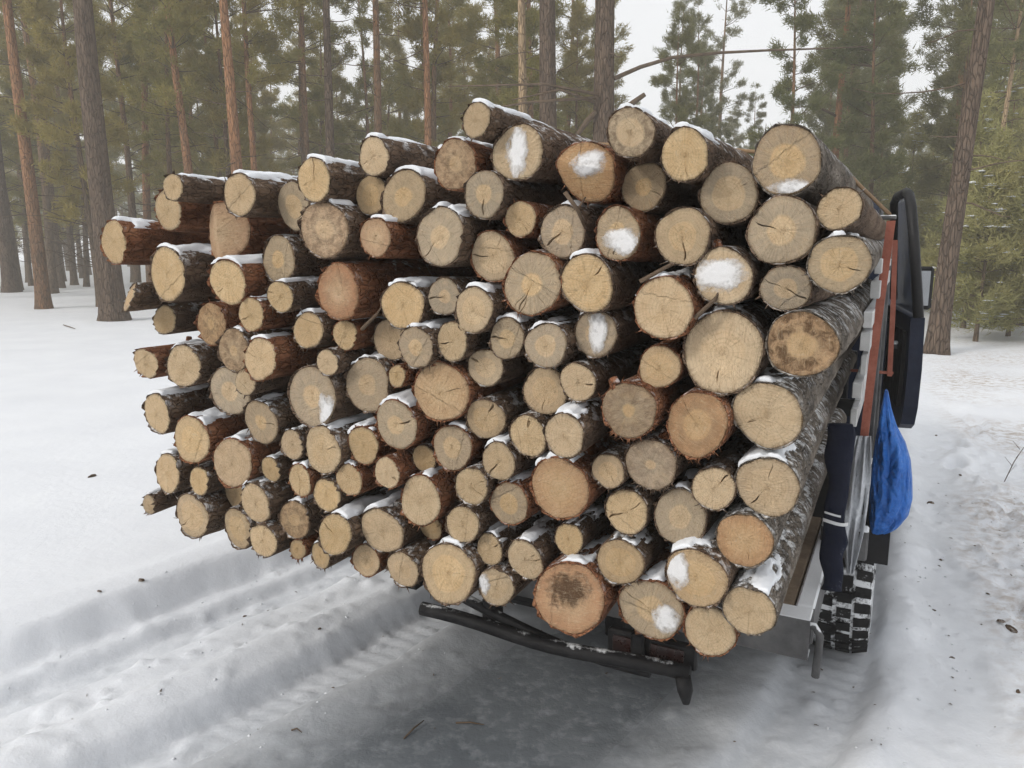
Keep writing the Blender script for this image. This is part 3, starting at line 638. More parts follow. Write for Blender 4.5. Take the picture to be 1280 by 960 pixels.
# rear bar hanging below the deck, with its sagging lower rail
bar = MB(); bu = np.linspace(-1.36, -0.46, 14)
bar.tube([(q, 2.0+0.012*math.sin(q*9), 0.410-0.006*math.sin(q*5)) for q in bu], 0.023, 10); tp(bar, 'bumper_bar', 'steel_dark', smooth=True)
bd = MB().tube([(q, 2.03, 0.475-0.10*math.sin(min(1, max(0, (q+1.22)/0.62))*PI*0.55)) for q in np.linspace(-1.22, -0.58, 10)], 0.017, 8); tp(bd, 'sagging_pipe', 'steel_dark', smooth=True)
for uu in (-1.12, -0.62): tp(MB().box((uu-0.02, 2.02, 0.405), (uu+0.02, 2.10, BED_Z-0.11)), 'bar_bracket', 'steel_dark')
hk = MB().tube([(-0.475, 1.995, 0.41), (-0.465, 1.99, 0.37), (-0.46, 1.985, 0.335)], [0.022, 0.022, 0.010], 8); tp(hk, 'bar_end_hook', 'steel_dark', smooth=True)
plate = MB().box((-0.72, 2.045, 0.40), (-0.45, 2.075, 0.475)); lampb = tp(plate, 'lamp_housing', 'black')
for a in (-0.70, -0.585): MBl = MB().box((a, 2.038, 0.412), (a+0.10, 2.044, 0.462), 0.004); tp(MBl, 'tail_lamp', 'lens_red', lampb)
under = MB(); under.box((-1.3, 2.3, 0.33), (-0.95, 2.9, 0.47), 0.03); tp(under, 'tool_box', 'steel_dark')
# wheels
def wheel(u, s, r, w):
    root = MB()
    prof = [(-w/2+0.012, r*0.62), (-w/2, r*0.72), (-w/2+0.002, r*0.84), (-w/2+0.012, r*0.92), (-w/2+0.035, r*0.962), (-w/2+0.07, r*0.978), (w/2-0.07, r*0.978), (w/2-0.035, r*0.962), (w/2-0.012, r*0.92), (w/2-0.002, r*0.84), (w/2, r*0.72), (w/2-0.012, r*0.62)]
    c = (u, s, r-0.03); root.lathe(prof, 56, 0, c); ty = tp(root, 'tyre', 'rubber_snow', smooth=True)
    nb = 34; tr_ = MB()
    for kk in range(nb):
        a0 = 2*PI*kk/nb
        for j, (lo, hi, sh) in enumerate(((-w/2+0.004, -w*0.27, 0.0), (-w*0.23, -w*0.03, 0.5), (w*0.03, w*0.23, 0.15), (w*0.27, w/2-0.004, 0.6))):
            a = a0+sh*2*PI/nb; V = []
            for top_ in (0, 1):
                for (x, da) in ((lo, -0.058), (hi, -0.05), (hi, 0.058), (lo, 0.05)):
                    sk = 0.05*(1 if j % 2 else -1); aa = a+da+sk*(x/w); ax_ = abs(x)/(w/2); rr_ = r*((1.0-0.055*max(0, ax_-0.55)**1.5/0.3) if top_ else 0.955-0.06*max(0, ax_-0.55))
                    V.append((c[0]+x, c[1]+rr_*math.cos(aa), c[2]+rr_*math.sin(aa)))
            tr_.add(V, [(4, 5, 6, 7), (0, 1, 5, 4), (1, 2, 6, 5), (2, 3, 7, 6), (3, 0, 4, 7)])
    tb = tp(tr_, 'tread_blocks', 'rubber', ty); tag(tb, kind='stuff')
    rm = MB(); rm.lathe([(-w/2+0.02, r*0.63), (-w/2+0.05, r*0.55), (-0.01, r*0.5), (0.0, r*0.2), (0.02, 0.005)], 32, 0, c); rm.lathe([(w/2-0.02, r*0.63), (w/2-0.05, r*0.55), (0.03, r*0.5), (0.02, 0.005)], 32, 0, c); tp(rm, 'rim', 'rim', ty, True)
WR = 0.36
for (u, s) in ((-0.145, 3.30), (-1.86, 3.30), (-0.25, 5.35), (-1.80, 5.35)): wheel(u, s, WR if s < 4 else 0.35, 0.25)
tp(MB().tube([(-1.86, 3.30, 0.33), (-0.145, 3.30, 0.33)], 0.05, 10), 'axle', 'steel_dark', smooth=True)
# mudguard along the outer side of the right rear wheel
for (uo, un) in ((0.0, 1), (-2.01, -1)):
    mg = MB(); V = []; F = []; n = 16
    for kk in range(n+1):
        a = math.radians(158-150*kk/n)
        for rr_ in (0.40, 0.408):
            for du in (-0.27*un, 0.02*un): V.append((uo+du, 3.30-0.0+rr_*math.cos(a), 0.33+rr_*math.sin(a)*1.0))
    for kk in range(n):
        b = kk*4; F += [(b, b+1, b+5, b+4), (b+2, b+6, b+7, b+3), (b, b+4, b+6, b+2), (b+1, b+3, b+7, b+5)]
    F += [(0, 2, 3, 1), (n*4, n*4+1, n*4+3, n*4+2)]
    mg.add(V, F); tp(mg, 'mudguard', 'black')
# bent pipe hanging at the rear corner
pu, pv, _ = pix_plane(1010, 783, 2.16)
pts = [pix_plane(*q) for q in ((1004, 781, 2.14), (1018, 783, 2.14), (1025, 795, 2.14), (1022, 822, 2.14), (1019, 846, 2.14))]
tp(MB().tube([(p[0], 2.14, p[1]) for p in pts], 0.011, 8), 'bent_pipe', 'steel_frost', smooth=True)
# corner post wrapped in navy padding, two white bands
def q3(x, y, s): p = pix_plane(x, y, s); return (p[0], s, p[1])
wp = [q3(1050, 530, 2.42), q3(1050, 570, 2.42), q3(1046, 620, 2.40), q3(1042, 670, 2.38), q3(1040, 700, 2.37), q3(1040, 738, 2.36)]
post = MB(); PP = []; RR = []
for j in range(len(wp)-1):
    for t in np.linspace(0, 1, 5, endpoint=False):
        p = np.array(wp[j])*(1-t)+np.array(wp[j+1])*t; PP.append(p); q = j+t
        RR.append(0.032+0.0035*math.sin(q*2.3)+0.0018*math.sin(q*6.1+1)+0.006*math.exp(-(q-0.6)**2*2))
PP.append(np.array(wp[-1])); RR.append(0.030)
post.tube(PP, [q*1.0 for q in RR], 18)
pv2 = np.array(post.v).reshape(-1, 18, 3)
for j in range(len(pv2)):
    c = pv2[j].mean(0); e = 1+0.16*fbm(np.cos(np.linspace(0, 6.28, 18))*1.2+5, np.full(18, j*0.22), 3, 66)[:, None]; pv2[j] = c+(pv2[j]-c)*np.array((1.0, 0.5, 1.0))*e+(0.004*math.sin(j*0.9), 0, 0)
post.v = [tuple(q) for q in pv2.reshape(-1, 3)]
cp = tp(post, 'corner_post', 'navy_cloth', smooth=True); tag(cp, 'corner post wrapped in navy padding with white bands')
for (y0, hh, a0, a1) in ((641, 0.006, 0.2, 1.5), (651, 0.010, 0.0, 2.3)):   # strips of tape round part of the post
    c = np.array(q3(1043.5, y0, 2.393)); mb = MB(); V = []; F = []; nn_ = 12
    for kk in range(nn_+1):
        a = -PI/2-1.0+a0+(a1-a0)*kk/nn_
        for rr_ in (0.0365, 0.0385):
            for zz in (-hh/2, hh/2): V.append((c[0]+rr_*math.cos(a), c[1]-0.002+0.55*rr_*math.sin(a), c[2]+zz+0.003*math.sin(a*2)))
    for kk in range(nn_): b_ = kk*4; F += [(b_+2, b_+3, b_+7, b_+6), (b_, b_+4, b_+5, b_+1), (b_+1, b_+5, b_+7, b_+3), (b_, b_+2, b_+6, b_+4)]
    F += [(0, 1, 3, 2), (nn_*4, nn_*4+2, nn_*4+3, nn_*4+1)]
    mb.add(V, F); tp(mb, 'white_band', 'white_band', cp)
# red stakes and the whitewashed rail gate between them
s1 = 2.74
st_ = MB(); 
def stake(pts, w, name, mat):
    mb = MB(); n = len(pts); V = []; F = []
    for (u, s, z) in pts: V += [(u-w, s-w, z), (u+w, s-w, z), (u+w, s+w, z), (u-w, s+w, z)]
    for j in range(n-1):
        for kk in range(4): F.append((j*4+kk, j*4+(kk+1) % 4, j*4+4+(kk+1) % 4, j*4+4+kk))
    F += [(3, 2, 1, 0), tuple(range(n*4-4, n*4))]; mb.add(V, F); return tp(mb, name, mat)
stake([q3(1080, 548, s1), q3(1096, 410, s1), q3(1114, 276, s1)], 0.0125, 'stake', 'red_paint')
stake([q3(1072, 640, s1+0.02), q3(1079, 552, s1+0.02)], 0.022, 'stake_socket', 'steel_frost')
tp(MB().box(tuple(np.array(q3(1072, 690, s1+0.02))-(0.12, 0.03, 0.02)), tuple(np.array(q3(1072, 690, s1+0.02))+(0.03, 0.03, 0.09))), 'socket_bracket', 'steel_frost')
stake([q3(1112, 470, 3.7), q3(1116, 392, 3.7), q3(1119, 300, 3.7)], 0.010, 'stake', 'red_paint')
tp(MB().box(tuple(np.array(q3(1113, 466, 3.7))-(0.16, 0.008, 0.006)), tuple(np.array(q3(1113, 466, 3.7))+(0.012, 0.008, 0.006))), 'stake_tie', 'red_paint')
tb0 = np.array(q3(1114, 272, s1)); tp(MB().box(tuple(tb0-(0.085, 0.012, 0.006)), tuple(tb0+(0.015, 0.012, 0.008))), 'stake_cap', 'steel_frost')
for j, (xa, ya) in enumerate(((1071, 520), (1077, 487), (1083, 455), (1087, 424), (1092, 394), (1097, 362), (1102, 330))):
    c = np.array(q3(xa, ya, 2.66)); rsx = random.Random(j)
    mb = MB(); mb.box((c[0]-0.022+rsx.uniform(-.006, .006), 2.60+rsx.uniform(-.05, .06), c[2]-0.030+rsx.uniform(-.006, .006)), (c[0]+0.004+rsx.uniform(-.004, .004), 4.10, c[2]+0.024+rsx.uniform(-.008, .006)), 0.002)
    tp(mb, 'rail_board', 'white_paint')
for ss in (3.3, 4.0):
    a = np.array(q3(1071, 520, 2.66)); b = np.array(q3(1102, 330, 2.66))
    mb = MB(); mb.box((a[0]+0.016, ss, BED_Z), (a[0]+0.04, ss+0.05, b[2]), 0.004); tp(mb, 'rail_post', 'steel_frost')
# left side: plain stakes holding the load
for ss in (2.6, 3.6): stake([(-2.17, ss, BED_Z-0.1), (-2.19, ss, 0.95)], 0.02, 'stake', 'red_paint')
# headboard
for uu in (-1.95, -1.4, -0.8, -0.25): tp(MB().box((uu-0.025, 4.24, BED_Z-0.1), (uu+0.025, 4.29, 1.55)), 'headboard_post', 'steel_dark')
for zz in (0.75, 1.0, 1.25, 1.5): tp(MB().box((UL+0.05, 4.225, zz), (UR-0.03, 4.238, zz+0.09)), 'headboard_rail', 'steel_dark')
# cab
CU0, CU1 = -1.98, -0.07
prof = [(4.42, 0.55), (4.42, 1.20), (4.47, 1.78), (4.58, 1.88), (5.35, 1.88), (5.55, 1.80), (5.92, 1.22), (5.98, 0.95), (5.98, 0.55)]
cabm = MB(); V = []; F = []; cols = [(CU0, 0.06), (CU0+0.07, 0.0), (CU1-0.07, 0.0), (CU1, 0.06)]; n = len(prof); cx_ = np.mean([p[0] for p in prof]); cz_ = 1.2
for (u, sh) in cols:
    for (s, z) in prof:
        lean = 0.10*max(0, (z-1.2)/0.7)*(1 if u < -1 else -1)
        V.append((u+lean, s+(cx_-s)*sh, z+(cz_-z)*sh*0.6))
for c in range(3):
    for j in range(n): F.append((c*n+j, (c+1)*n+j, (c+1)*n+(j+1) % n, c*n+(j+1) % n))
F += [tuple(range(n)), tuple(range(3*n, 4*n))[::-1]]
cabm.add(V, F); cab = tp(cabm, 'cab_body', 'navy')
tp(MB().prism([(5.56, 1.76), (5.90, 1.26), (5.915, 1.268), (5.575, 1.768)], 0, -1.78, -0.27), 'windscreen', 'glass', cab)
tp(MB().box((-1.7, 4.404, 1.30), (-0.35, 4.417, 1.70), 0.004), 'rear_window', 'glass', cab)
tp(MB().box((-1.9, 5.985, 0.48), (-0.15, 6.08, 0.68), 0.03), 'front_bumper', 'black')
for uu in (-1.75, -0.5): tp(MB().box((uu, 5.985, 0.75), (uu+0.22, 6.01, 0.90), 0.02), 'headlight', 'mirror', cab)
# open door: hinged at the front pillar, its rear edge swung out
hinge = np.array((-0.055, 5.32)); redge = np.array((0.075, 4.34)); dl_ = np.linalg.norm(redge-hinge); dd = (redge-hinge)/dl_; nn = np.array((-dd[1], dd[0]))
def door_pt(a, z, t): p = hinge+dd*a*dl_+nn*t; lean = -0.085*max(0, (z-1.2)/0.7)*1.0; return (p[0]+lean, p[1], z)
def door_prism(poly, t0, t1):
    mb = MB(); V = []; n = len(poly)
    for t in (t0, t1): V += [door_pt(a, z, t) for a, z in poly]
    mb.add(V, [tuple(range(n))[::-1], tuple(range(n, 2*n))]+[(i, (i+1) % n, n+(i+1) % n, n+i) for i in range(n)]); return mb
dp = door_prism([(0.02, 0.66), (0.84, 0.66), (0.93, 0.70), (0.985, 0.80), (1.0, 1.0), (1.0, 1.26), (0.0, 1.26), (0.0, 0.70)], -0.035, 0.03)
door = tp(dp, 'door', 'navy')
lp_ = door_prism([(0.10, 0.78), (0.86, 0.78), (0.90, 0.90), (0.90, 1.18), (0.10, 1.18)], -0.055, -0.036); tp(lp_, 'door_liner', 'black', door)
fr_ = MB(); fpts = [(1.0, 1.26), (0.99, 1.45), (0.965, 1.66), (0.93, 1.80), (0.87, 1.868), (0.78, 1.885), (0.45, 1.885), (0.30, 1.86), (0.06, 1.30)]
fr_.tube([door_pt(a, z, 0.0) for a, z in fpts], 0.025, 10); tp(fr_, 'window_frame', 'black', door, True)
wg = door_prism([(0.09, 1.27), (0.985, 1.27), (0.94, 1.76), (0.87, 1.84), (0.78, 1.86), (0.45, 1.86), (0.31, 1.83)], -0.003, 0.003); tp(wg, 'window_pane', 'glass', door)
tp(MB().box(tuple(np.array(door_pt(0.80, 1.10, -0.075))-(0.012, 0.09, 0.015)), tuple(np.array(door_pt(0.80, 1.10, -0.075))+(0.012, 0.05, 0.015))), 'door_handle', 'steel_frost', door)
# wing mirror on its arm
mc = np.array(q3(1153, 360, 5.35)); mr = MB(); mr.box(tuple(mc-(0.065, 0.03, 0.13)), tuple(mc+(0.055, 0.03, 0.13)), 0.025); mo = tp(mr, 'mirror', 'black')
tp(MB().box(tuple(mc-(0.045, 0.036, 0.105)), tuple(mc+(0.038, -0.0315, 0.105)), 0.012), 'mirror_glass', 'mirror', mo)
tp(MB().tube([mc+(-0.03, 0.02, -0.12), mc+(-0.08, 0.1, -0.16), (-0.12, 5.60, mc[2]-0.16)], 0.012, 8), 'mirror_arm', 'black', mo, True)

# ------------------------------------------------------------------ things hanging on the truck's side
k = NT('blue_tarpaulin', 0.5, 0.35); co = k.coord(); k.color(k.mix(k.rng(k.noise(co, 9, 5, 0.65), 0.35, 0.65), (0.014, 0.10, 0.40), (0.035, 0.17, 0.55)))
cz1 = k.vor(k.mapping(k.math_vec(co), (1, 1, 0.5)), 9, 'DISTANCE_TO_EDGE'); cz2 = k.vor(k.mapping(co, (1, 1, 0.4)), 22, 'DISTANCE_TO_EDGE')
k.bump(k.math('ADD', cz1, k.math('MULTIPLY', cz2, 0.35)), 0.9, 0.07); M['blue'] = k.m
M['film'] = m_plain('white_plastic_film', (0.60, 0.62, 0.65), (0.36, 0.38, 0.41), 12, 0.35, 0.5, bump=0.7, dist=0.02)
sB = 3.02
prof = [(488, 1106, 1110), (508, 1102, 1114), (530, 1098, 1121), (550, 1094, 1132), (572, 1091, 1139), (596, 1088, 1141), (620, 1087, 1141), (640, 1086, 1136), (655, 1086, 1124), (665, 1086, 1108), (671, 1087, 1098)]
V = []; n = 72; F = []; nr_ = 60; py_ = [p[0] for p in prof]
for j in range(nr_):
    y = py_[0]+(py_[-1]-py_[0])*j/(nr_-1); xl = np.interp(y, py_, [p[1] for p in prof]); xr = np.interp(y, py_, [p[2] for p in prof])
    l = np.array(q3(xl, y, sB)); r = np.array(q3(xr, y, sB)); c = (l+r)/2; hw = (r[0]-l[0])/2
    dep = min(0.085, hw*1.1+0.012); t = j/(nr_-1)
    for kk in range(n):
        a = 2*PI*kk/n
        f1 = abs(float(fbm(np.cos(a)*1.6+9+0.8*t, np.sin(a)*1.6+t*2.2, 3, 5))); f2 = abs(float(fbm(np.cos(a)*4+t*3, np.sin(a)*4+t*3.5, 2, 8)))
        wr = 1+0.55*(f1-0.12)*2+0.35*(f2-0.1)+0.10*math.sin(9*a+2*t)*(1-t)
        V.append((c[0]+hw*math.cos(a)*(0.92+0.08*wr), c[1]+dep*math.sin(a)*wr, c[2]+0.02*(f1-0.1)))
for j in range(nr_-1):
    for kk in range(n): F.append((j*n+kk, (j+1)*n+kk, (j+1)*n+(kk+1) % n, j*n+(kk+1) % n))
F += [tuple(range(n)), tuple(range((nr_-1)*n, nr_*n))[::-1]]
bl = mesh_np('tarpaulin_bag', np.array(V)-np.array((0.05, sB, 0.35)), F, M['blue'])
bago = obj('tarpaulin_bag', bl); bx, by = us(0.05, sB); bago.location = (bx, by, 0.35); bago.rotation_euler = (0, 0, -TH)
tag(bago, 'crumpled bright blue tarpaulin bag hanging below the truck door', 'bag')
# white plastic film draped from the socket down over the wheel
V = []; F = []; nr, nc = 30, 12
for j in range(nr):
    t = j/(nr-1); y = 545+t*172; xl = 1071-12*math.sin(t*PI*0.9)-9*t; xr = 1088+8*math.sin(t*PI)-t*22
    for c in range(nc):
        w = c/(nc-1); x = xl+(xr-xl)*w; s = 2.66+0.05*w+0.022*math.sin(w*16+t*2)+0.012*math.sin(w*30-t*7)+0.02*math.sin(t*9+w*3)
        V.append(q3(x, y, s))
for j in range(nr-1):
    for c in range(nc-1): F.append((j*nc+c, (j+1)*nc+c, (j+1)*nc+c+1, j*nc+c+1))
fm = mesh_np('plastic_sheet', np.array(V)-np.array((-0.1, 2.68, 0.5)), F, M['film']); fo = obj('plastic_sheet', fm)
bx, by = us(-0.1, 2.68); fo.location = (bx, by, 0.5); fo.rotation_euler = (0, 0, -TH)
sm = fo.modifiers.new('thickness', 'SOLIDIFY'); sm.thickness = 0.002
tag(fo, 'crinkled white plastic sheet hanging between navy corner post and blue bag', 'plastic sheet')
# tie-down strap from the red stake over the load
ts = 2.45
top = []
for uq in np.linspace(-0.22, -2.3, 22):
    hs = [cv[i]*1+math.sqrt(max(0, (rad[i]*1.0)**2-(uq-cu[i])**2)) for i in range(N) if abs(uq-cu[i]) < rad[i]]
    if hs: top.append((uq, max(hs)+0.004))
# keep the taut upper hull of the load outline
pts = [(tb0[0]-0.005, tb0[2]+0.01)]+top; hull = []
for p in pts:
    while len(hull) >= 2 and (hull[-1][0]-hull[-2][0])*(p[1]-hull[-2][1])-(hull[-1][1]-hull[-2][1])*(p[0]-hull[-2][0]) < 0: hull.pop()
    hull.append(p)
Q = [(u, s1 if j == 0 else ts, v) for j, (u, v) in enumerate(hull)]
mb = MB().tube([np.array(q)-np.array(Q[0]) for q in Q], 0.006, 6)
k_ = m_plain('tan_strap', (0.30, 0.20, 0.12), (0.22, 0.15, 0.09), 20, 0.85, 0.1); so = obj('tie_strap', mesh_np('tie_strap', mb.v, mb.f, k_)); bx, by = us(Q[0][0], Q[0][1]); so.location = (bx, by, Q[0][2]); so.rotation_euler = (0, 0, -TH)
tag(so, 'thin tan tie-down strap from the red stake over the top logs', 'strap')

# ------------------------------------------------------------------ pines
def gen_pine(seed, H, r0, cb, crad, nwh, tufts, blades, blen=0.13, lean=(0, 0), dead=10, bw=0.012, shape='pine', crook=0.12):
    rs = np.random.RandomState(seed)
    zs = np.concatenate([[-0.3, 0.0, 0.15, 0.4], np.linspace(0.8, H, 22)]); n = 14
    def axis(z):
        z = np.asarray(z, float); return np.stack([lean[0]*z+crook*np.sin(z*0.45+seed)-crook*math.sin(seed), lean[1]*z+crook*np.sin(z*0.37+seed*2)-crook*math.sin(seed*2), z], -1)
    def rad_(z): z = np.asarray(z, float); return r0*np.maximum(0.03, (1-np.clip(z, 0, H)/H)**0.85)*(1+0.35*np.exp(-np.maximum(z, 0)/0.25))
    th = np.linspace(0, 2*PI, n, endpoint=False); C = axis(zs); RR = rad_(zs)[:, None]*(1+0.14*(fbm(np.cos(th)[None]*1.7+seed+0*zs[:, None], np.sin(th)[None]*1.7+zs[:, None]*0.9, 3, seed)))
    V = np.stack([C[:, None, 0]+RR*np.cos(th), C[:, None, 1]+RR*np.sin(th), np.repeat(C[:, 2:3], n, 1)], -1).reshape(-1, 3)
    I = np.arange(len(zs)*n).reshape(-1, n); In = np.roll(I, -1, 1); F = np.stack([I[:-1], In[:-1], In[1:], I[1:]], -1).reshape(-1, 4)
    trunk = (V, F)
    B = MB(); TP = []; TD = []
    hw = np.linspace(cb, H-0.15, nwh)+rs.uniform(-0.12, 0.12, nwh)
    for z in hw:
        f = (z-cb)/(H-cb); prof_ = (0.5+0.5*min(1, f/0.3))*(1-f)**0.45*rs.uniform(0.55, 1.1) if shape == 'pine' else (1-f)**0.9
        for b in range(rs.randint(3, 6)):
            az = rs.uniform(0, 2*PI); ln = crad*max(0.12, prof_)*rs.uniform(0.65, 1.15); up = rs.uniform(-0.12, 0.35)+0.5*f
            d = np.array((math.cos(az), math.sin(az), up)); p = axis(z); P = [p]
            for q in range(4):
                d = d+np.array((rs.normal(0, 0.12), rs.normal(0, 0.12), rs.uniform(-0.05, 0.14))); d /= np.linalg.norm(d); P.append(P[-1]+d*ln/4)
            rb = max(0.006, 0.02*ln/crad)*(1.2 if H > 8 else 0.7)
            B.tube(P, [rb, rb*0.8, rb*0.6, rb*0.45, rb*0.25], 4, cap=False)
            nt = max(3, int(tufts*ln/crad))
            ncl = rs.randint(3, 6); ct = rs.uniform(0.3, 1.0, ncl)**0.6*4; cs_ = rs.normal(0, 1, (ncl, 3)); cs_[:, 2] *= 0.5; cs_ /= np.linalg.norm(cs_, axis=1)[:, None]
            for q in range(nt):
                t = rs.uniform(0.25, 1.0)**0.7*4
                if shape == 'pine': qc = rs.randint(ncl); t = min(3.99, max(0.8, ct[qc]+rs.normal(0, 0.25)))
                k0 = min(3, int(t)); pp = P[k0]*(1-(t-k0))+P[k0+1]*(t-k0)
                side = rs.normal(0, 1, 3); side[2] *= 0.6; side /= np.linalg.norm(side)
                off = ln*0.22*(1-t/6)*rs.uniform(0.1, 1.0)
                if shape == 'pine': off *= 0.55; pp = pp+cs_[qc]*ln*0.20*(1-t/7)
                TP.append(pp+side*off+(0, 0, 0.03)); TD.append(d*0.8+side*0.8+np.array((0, 0, 0.35)))
    for q in range(dead):
        z = rs.uniform(min(1.2, cb*0.5), cb+0.5); az = rs.uniform(0, 2*PI); ln = rs.uniform(0.5, 1.7)*min(1, H/9); d = np.array((math.cos(az), math.sin(az), rs.uniform(-0.35, 0.25))); P = [axis(z)]
        for k_ in range(5): d = d+rs.normal(0, 0.16, 3); d /= np.linalg.norm(d); P.append(P[-1]+d*ln/5)
        B.tube(P, [0.014, 0.012, 0.010, 0.008, 0.006, 0.004], 4, cap=False)
    TP = np.array(TP); TD = np.array(TD); TD /= np.linalg.norm(TD, axis=1)[:, None]
    nT = len(TP); P0 = np.repeat(TP, blades, 0); D = np.repeat(TD, blades, 0)+rs.normal(0, 0.62, (nT*blades, 3)); D /= np.linalg.norm(D, axis=1)[:, None]
    P0 = P0+rs.normal(0, blen*0.45, P0.shape)
    Ln = blen*rs.uniform(0.7, 1.25, (nT*blades, 1)); W = np.cross(D, rs.normal(0, 1, D.shape)); W /= np.linalg.norm(W, axis=1)[:, None]; W *= bw*rs.uniform(0.7, 1.4, (nT*blades, 1))
    V = np.stack([P0-W, P0+W, P0+D*Ln], 1).reshape(-1, 3); F = np.arange(len(V)).reshape(-1, 3)
    return trunk, B, (V, F), TP
def make_tree(name, g, mt, mn, loc, rz=0.0, snow=None):
    root = empty(name, loc, rz); trunk, B, nd, TP = g
    obj('trunk', mesh_np('trunk', *trunk, M[mt]), root)
    if B.v: obj('branches', mesh_np('branches', B.v, B.f, M['twig']), root)['kind'] = 'stuff'
    obj('crown', mesh_np('crown', *nd, M[mn], smooth=False), root)
    if snow:
        rs = np.random.RandomState(snow); pick = TP[rs.choice(len(TP), min(len(TP), 150), replace=False)]
        V = []; F = []; base = np.array([(1, 0, 0), (0.5, 0.87, 0), (-0.5, 0.87, 0), (-1, 0, 0), (-0.5, -0.87, 0), (0.5, -0.87, 0), (0, 0, 0.45), (0, 0, -0.2)])
        for p in pick:
            s_ = rs.uniform(0.03, 0.095); b = len(V); V += [tuple(p+q*s_*rs.uniform(0.7, 1.3)*np.array((1.4, 1.0, 0.7))+(0, 0, 0.03)) for q in base]
            for k_ in range(6): F += [(b+k_, b+(k_+1) % 6, b+6), (b+(k_+1) % 6, b+k_, b+7)]
        obj('snow_clumps', mesh_np('snow_clumps', V, F, M['snow']), root)['kind'] = 'stuff'
    return root
def copy_tree(o, loc, rz, sc):
    c = o.copy(); COL.objects.link(c); c.location = loc; c.rotation_euler = (0, 0, rz); c.scale = (sc, sc, sc)
    for ch in o.children:
        d = ch.copy(); COL.objects.link(d); d.parent = c
    return c
def loc_at(px, py, Y): x = at_dist(px, py, Y); return (x, Y, gz(x, Y)-0.02)

# trees the photograph shows singly: pixel on the trunk, distance, trunk radius, height, crown base, look, label
NAMED = [
 ((55, 385), 19.2, 0.17, 15, 7.0, 'trunk_orange', 'pine with flaky orange upper trunk beside the thick dark pine'),
 ((143, 400), 16.0, 0.25, 17, 8.0, 'trunk_dark', 'thick dark grey pine rooted in the snow beside the jutting logs'),
 ((14, 360), 26.0, 0.25, 17, 8.0, 'trunk_dark', 'stout grey pine behind the orange-trunked pine'),
 ((77, 360), 29.0, 0.12, 14, 6.5, 'trunk', 'slim grey pine in the row behind the orange-trunked pine'),
 ((93, 355), 31.0, 0.13, 14, 6.0, 'trunk', 'slim straight grey pine just behind the thick dark pine'),
 ((36, 350), 34.0, 0.12, 14, 6.0, 'trunk', 'slim pine between the stout grey pine and orange-trunked pine'),
 ((292, 150), 17.0, 0.15, 13, 6.8, 'trunk_orange', 'pine with peeling orange bark rising behind the slim top logs'),
 ((317, 150), 20.0, 0.10, 13, 5.5, 'trunk_orange', 'slender orange pine next to the pine with peeling bark'),
 ((381, 100), 22.0, 0.11, 14, 6.5, 'trunk', 'narrow brown pine between peeling pine and dark pine'),
 ((410, 100), 18.0, 0.125, 15, 7.5, 'trunk_dark', 'dark straight pine behind the log with a branch stub'),
 ((468, 90), 20.0, 0.13, 15, 8.0, 'trunk', 'grey-brown pine with clear trunk between dark and red pines'),
 ((530, 100), 19.0, 0.11, 15, 8.0, 'trunk_orange', 'bright orange-red slender pine trunk behind the load'),
 ((653, 100), 17.0, 0.125, 14, 8.0, 'trunk_pale', 'pale yellowish dead-looking trunk beside the thick reddish pine'),
 ((688, 100), 16.6, 0.23, 17, 9.0, 'trunk_dark', 'thick dark reddish pine behind the highest logs'),
 ((760, 100), 14.4, 0.235, 17, 9.0, 'trunk_dark', 'thick grey pine with a long bare branch arching over the truck'),
 ((1052, 100), 20.0, 0.12, 13, 6.2, 'trunk_orange', 'slim orange pine with forked bare lower branches'),
 ((1180, 340), 11.6, 0.15, 14, 6.5, 'trunk_dark', 'dark scaly pine standing behind the truck mirror'),
 ((1236, 150), 17.0, 0.075, 10, 5.5, 'trunk_pale', 'thin pale leaning trunk among the young pines'),
 ((852, 90), 40.0, 0.13, 14, 8.0, 'trunk', 'tall open-crowned pine alone against the white sky'),
 ((905, 90), 38.0, 0.15, 14.5, 7.0, 'trunk', 'dark bushy-topped pine against the white sky'),
]
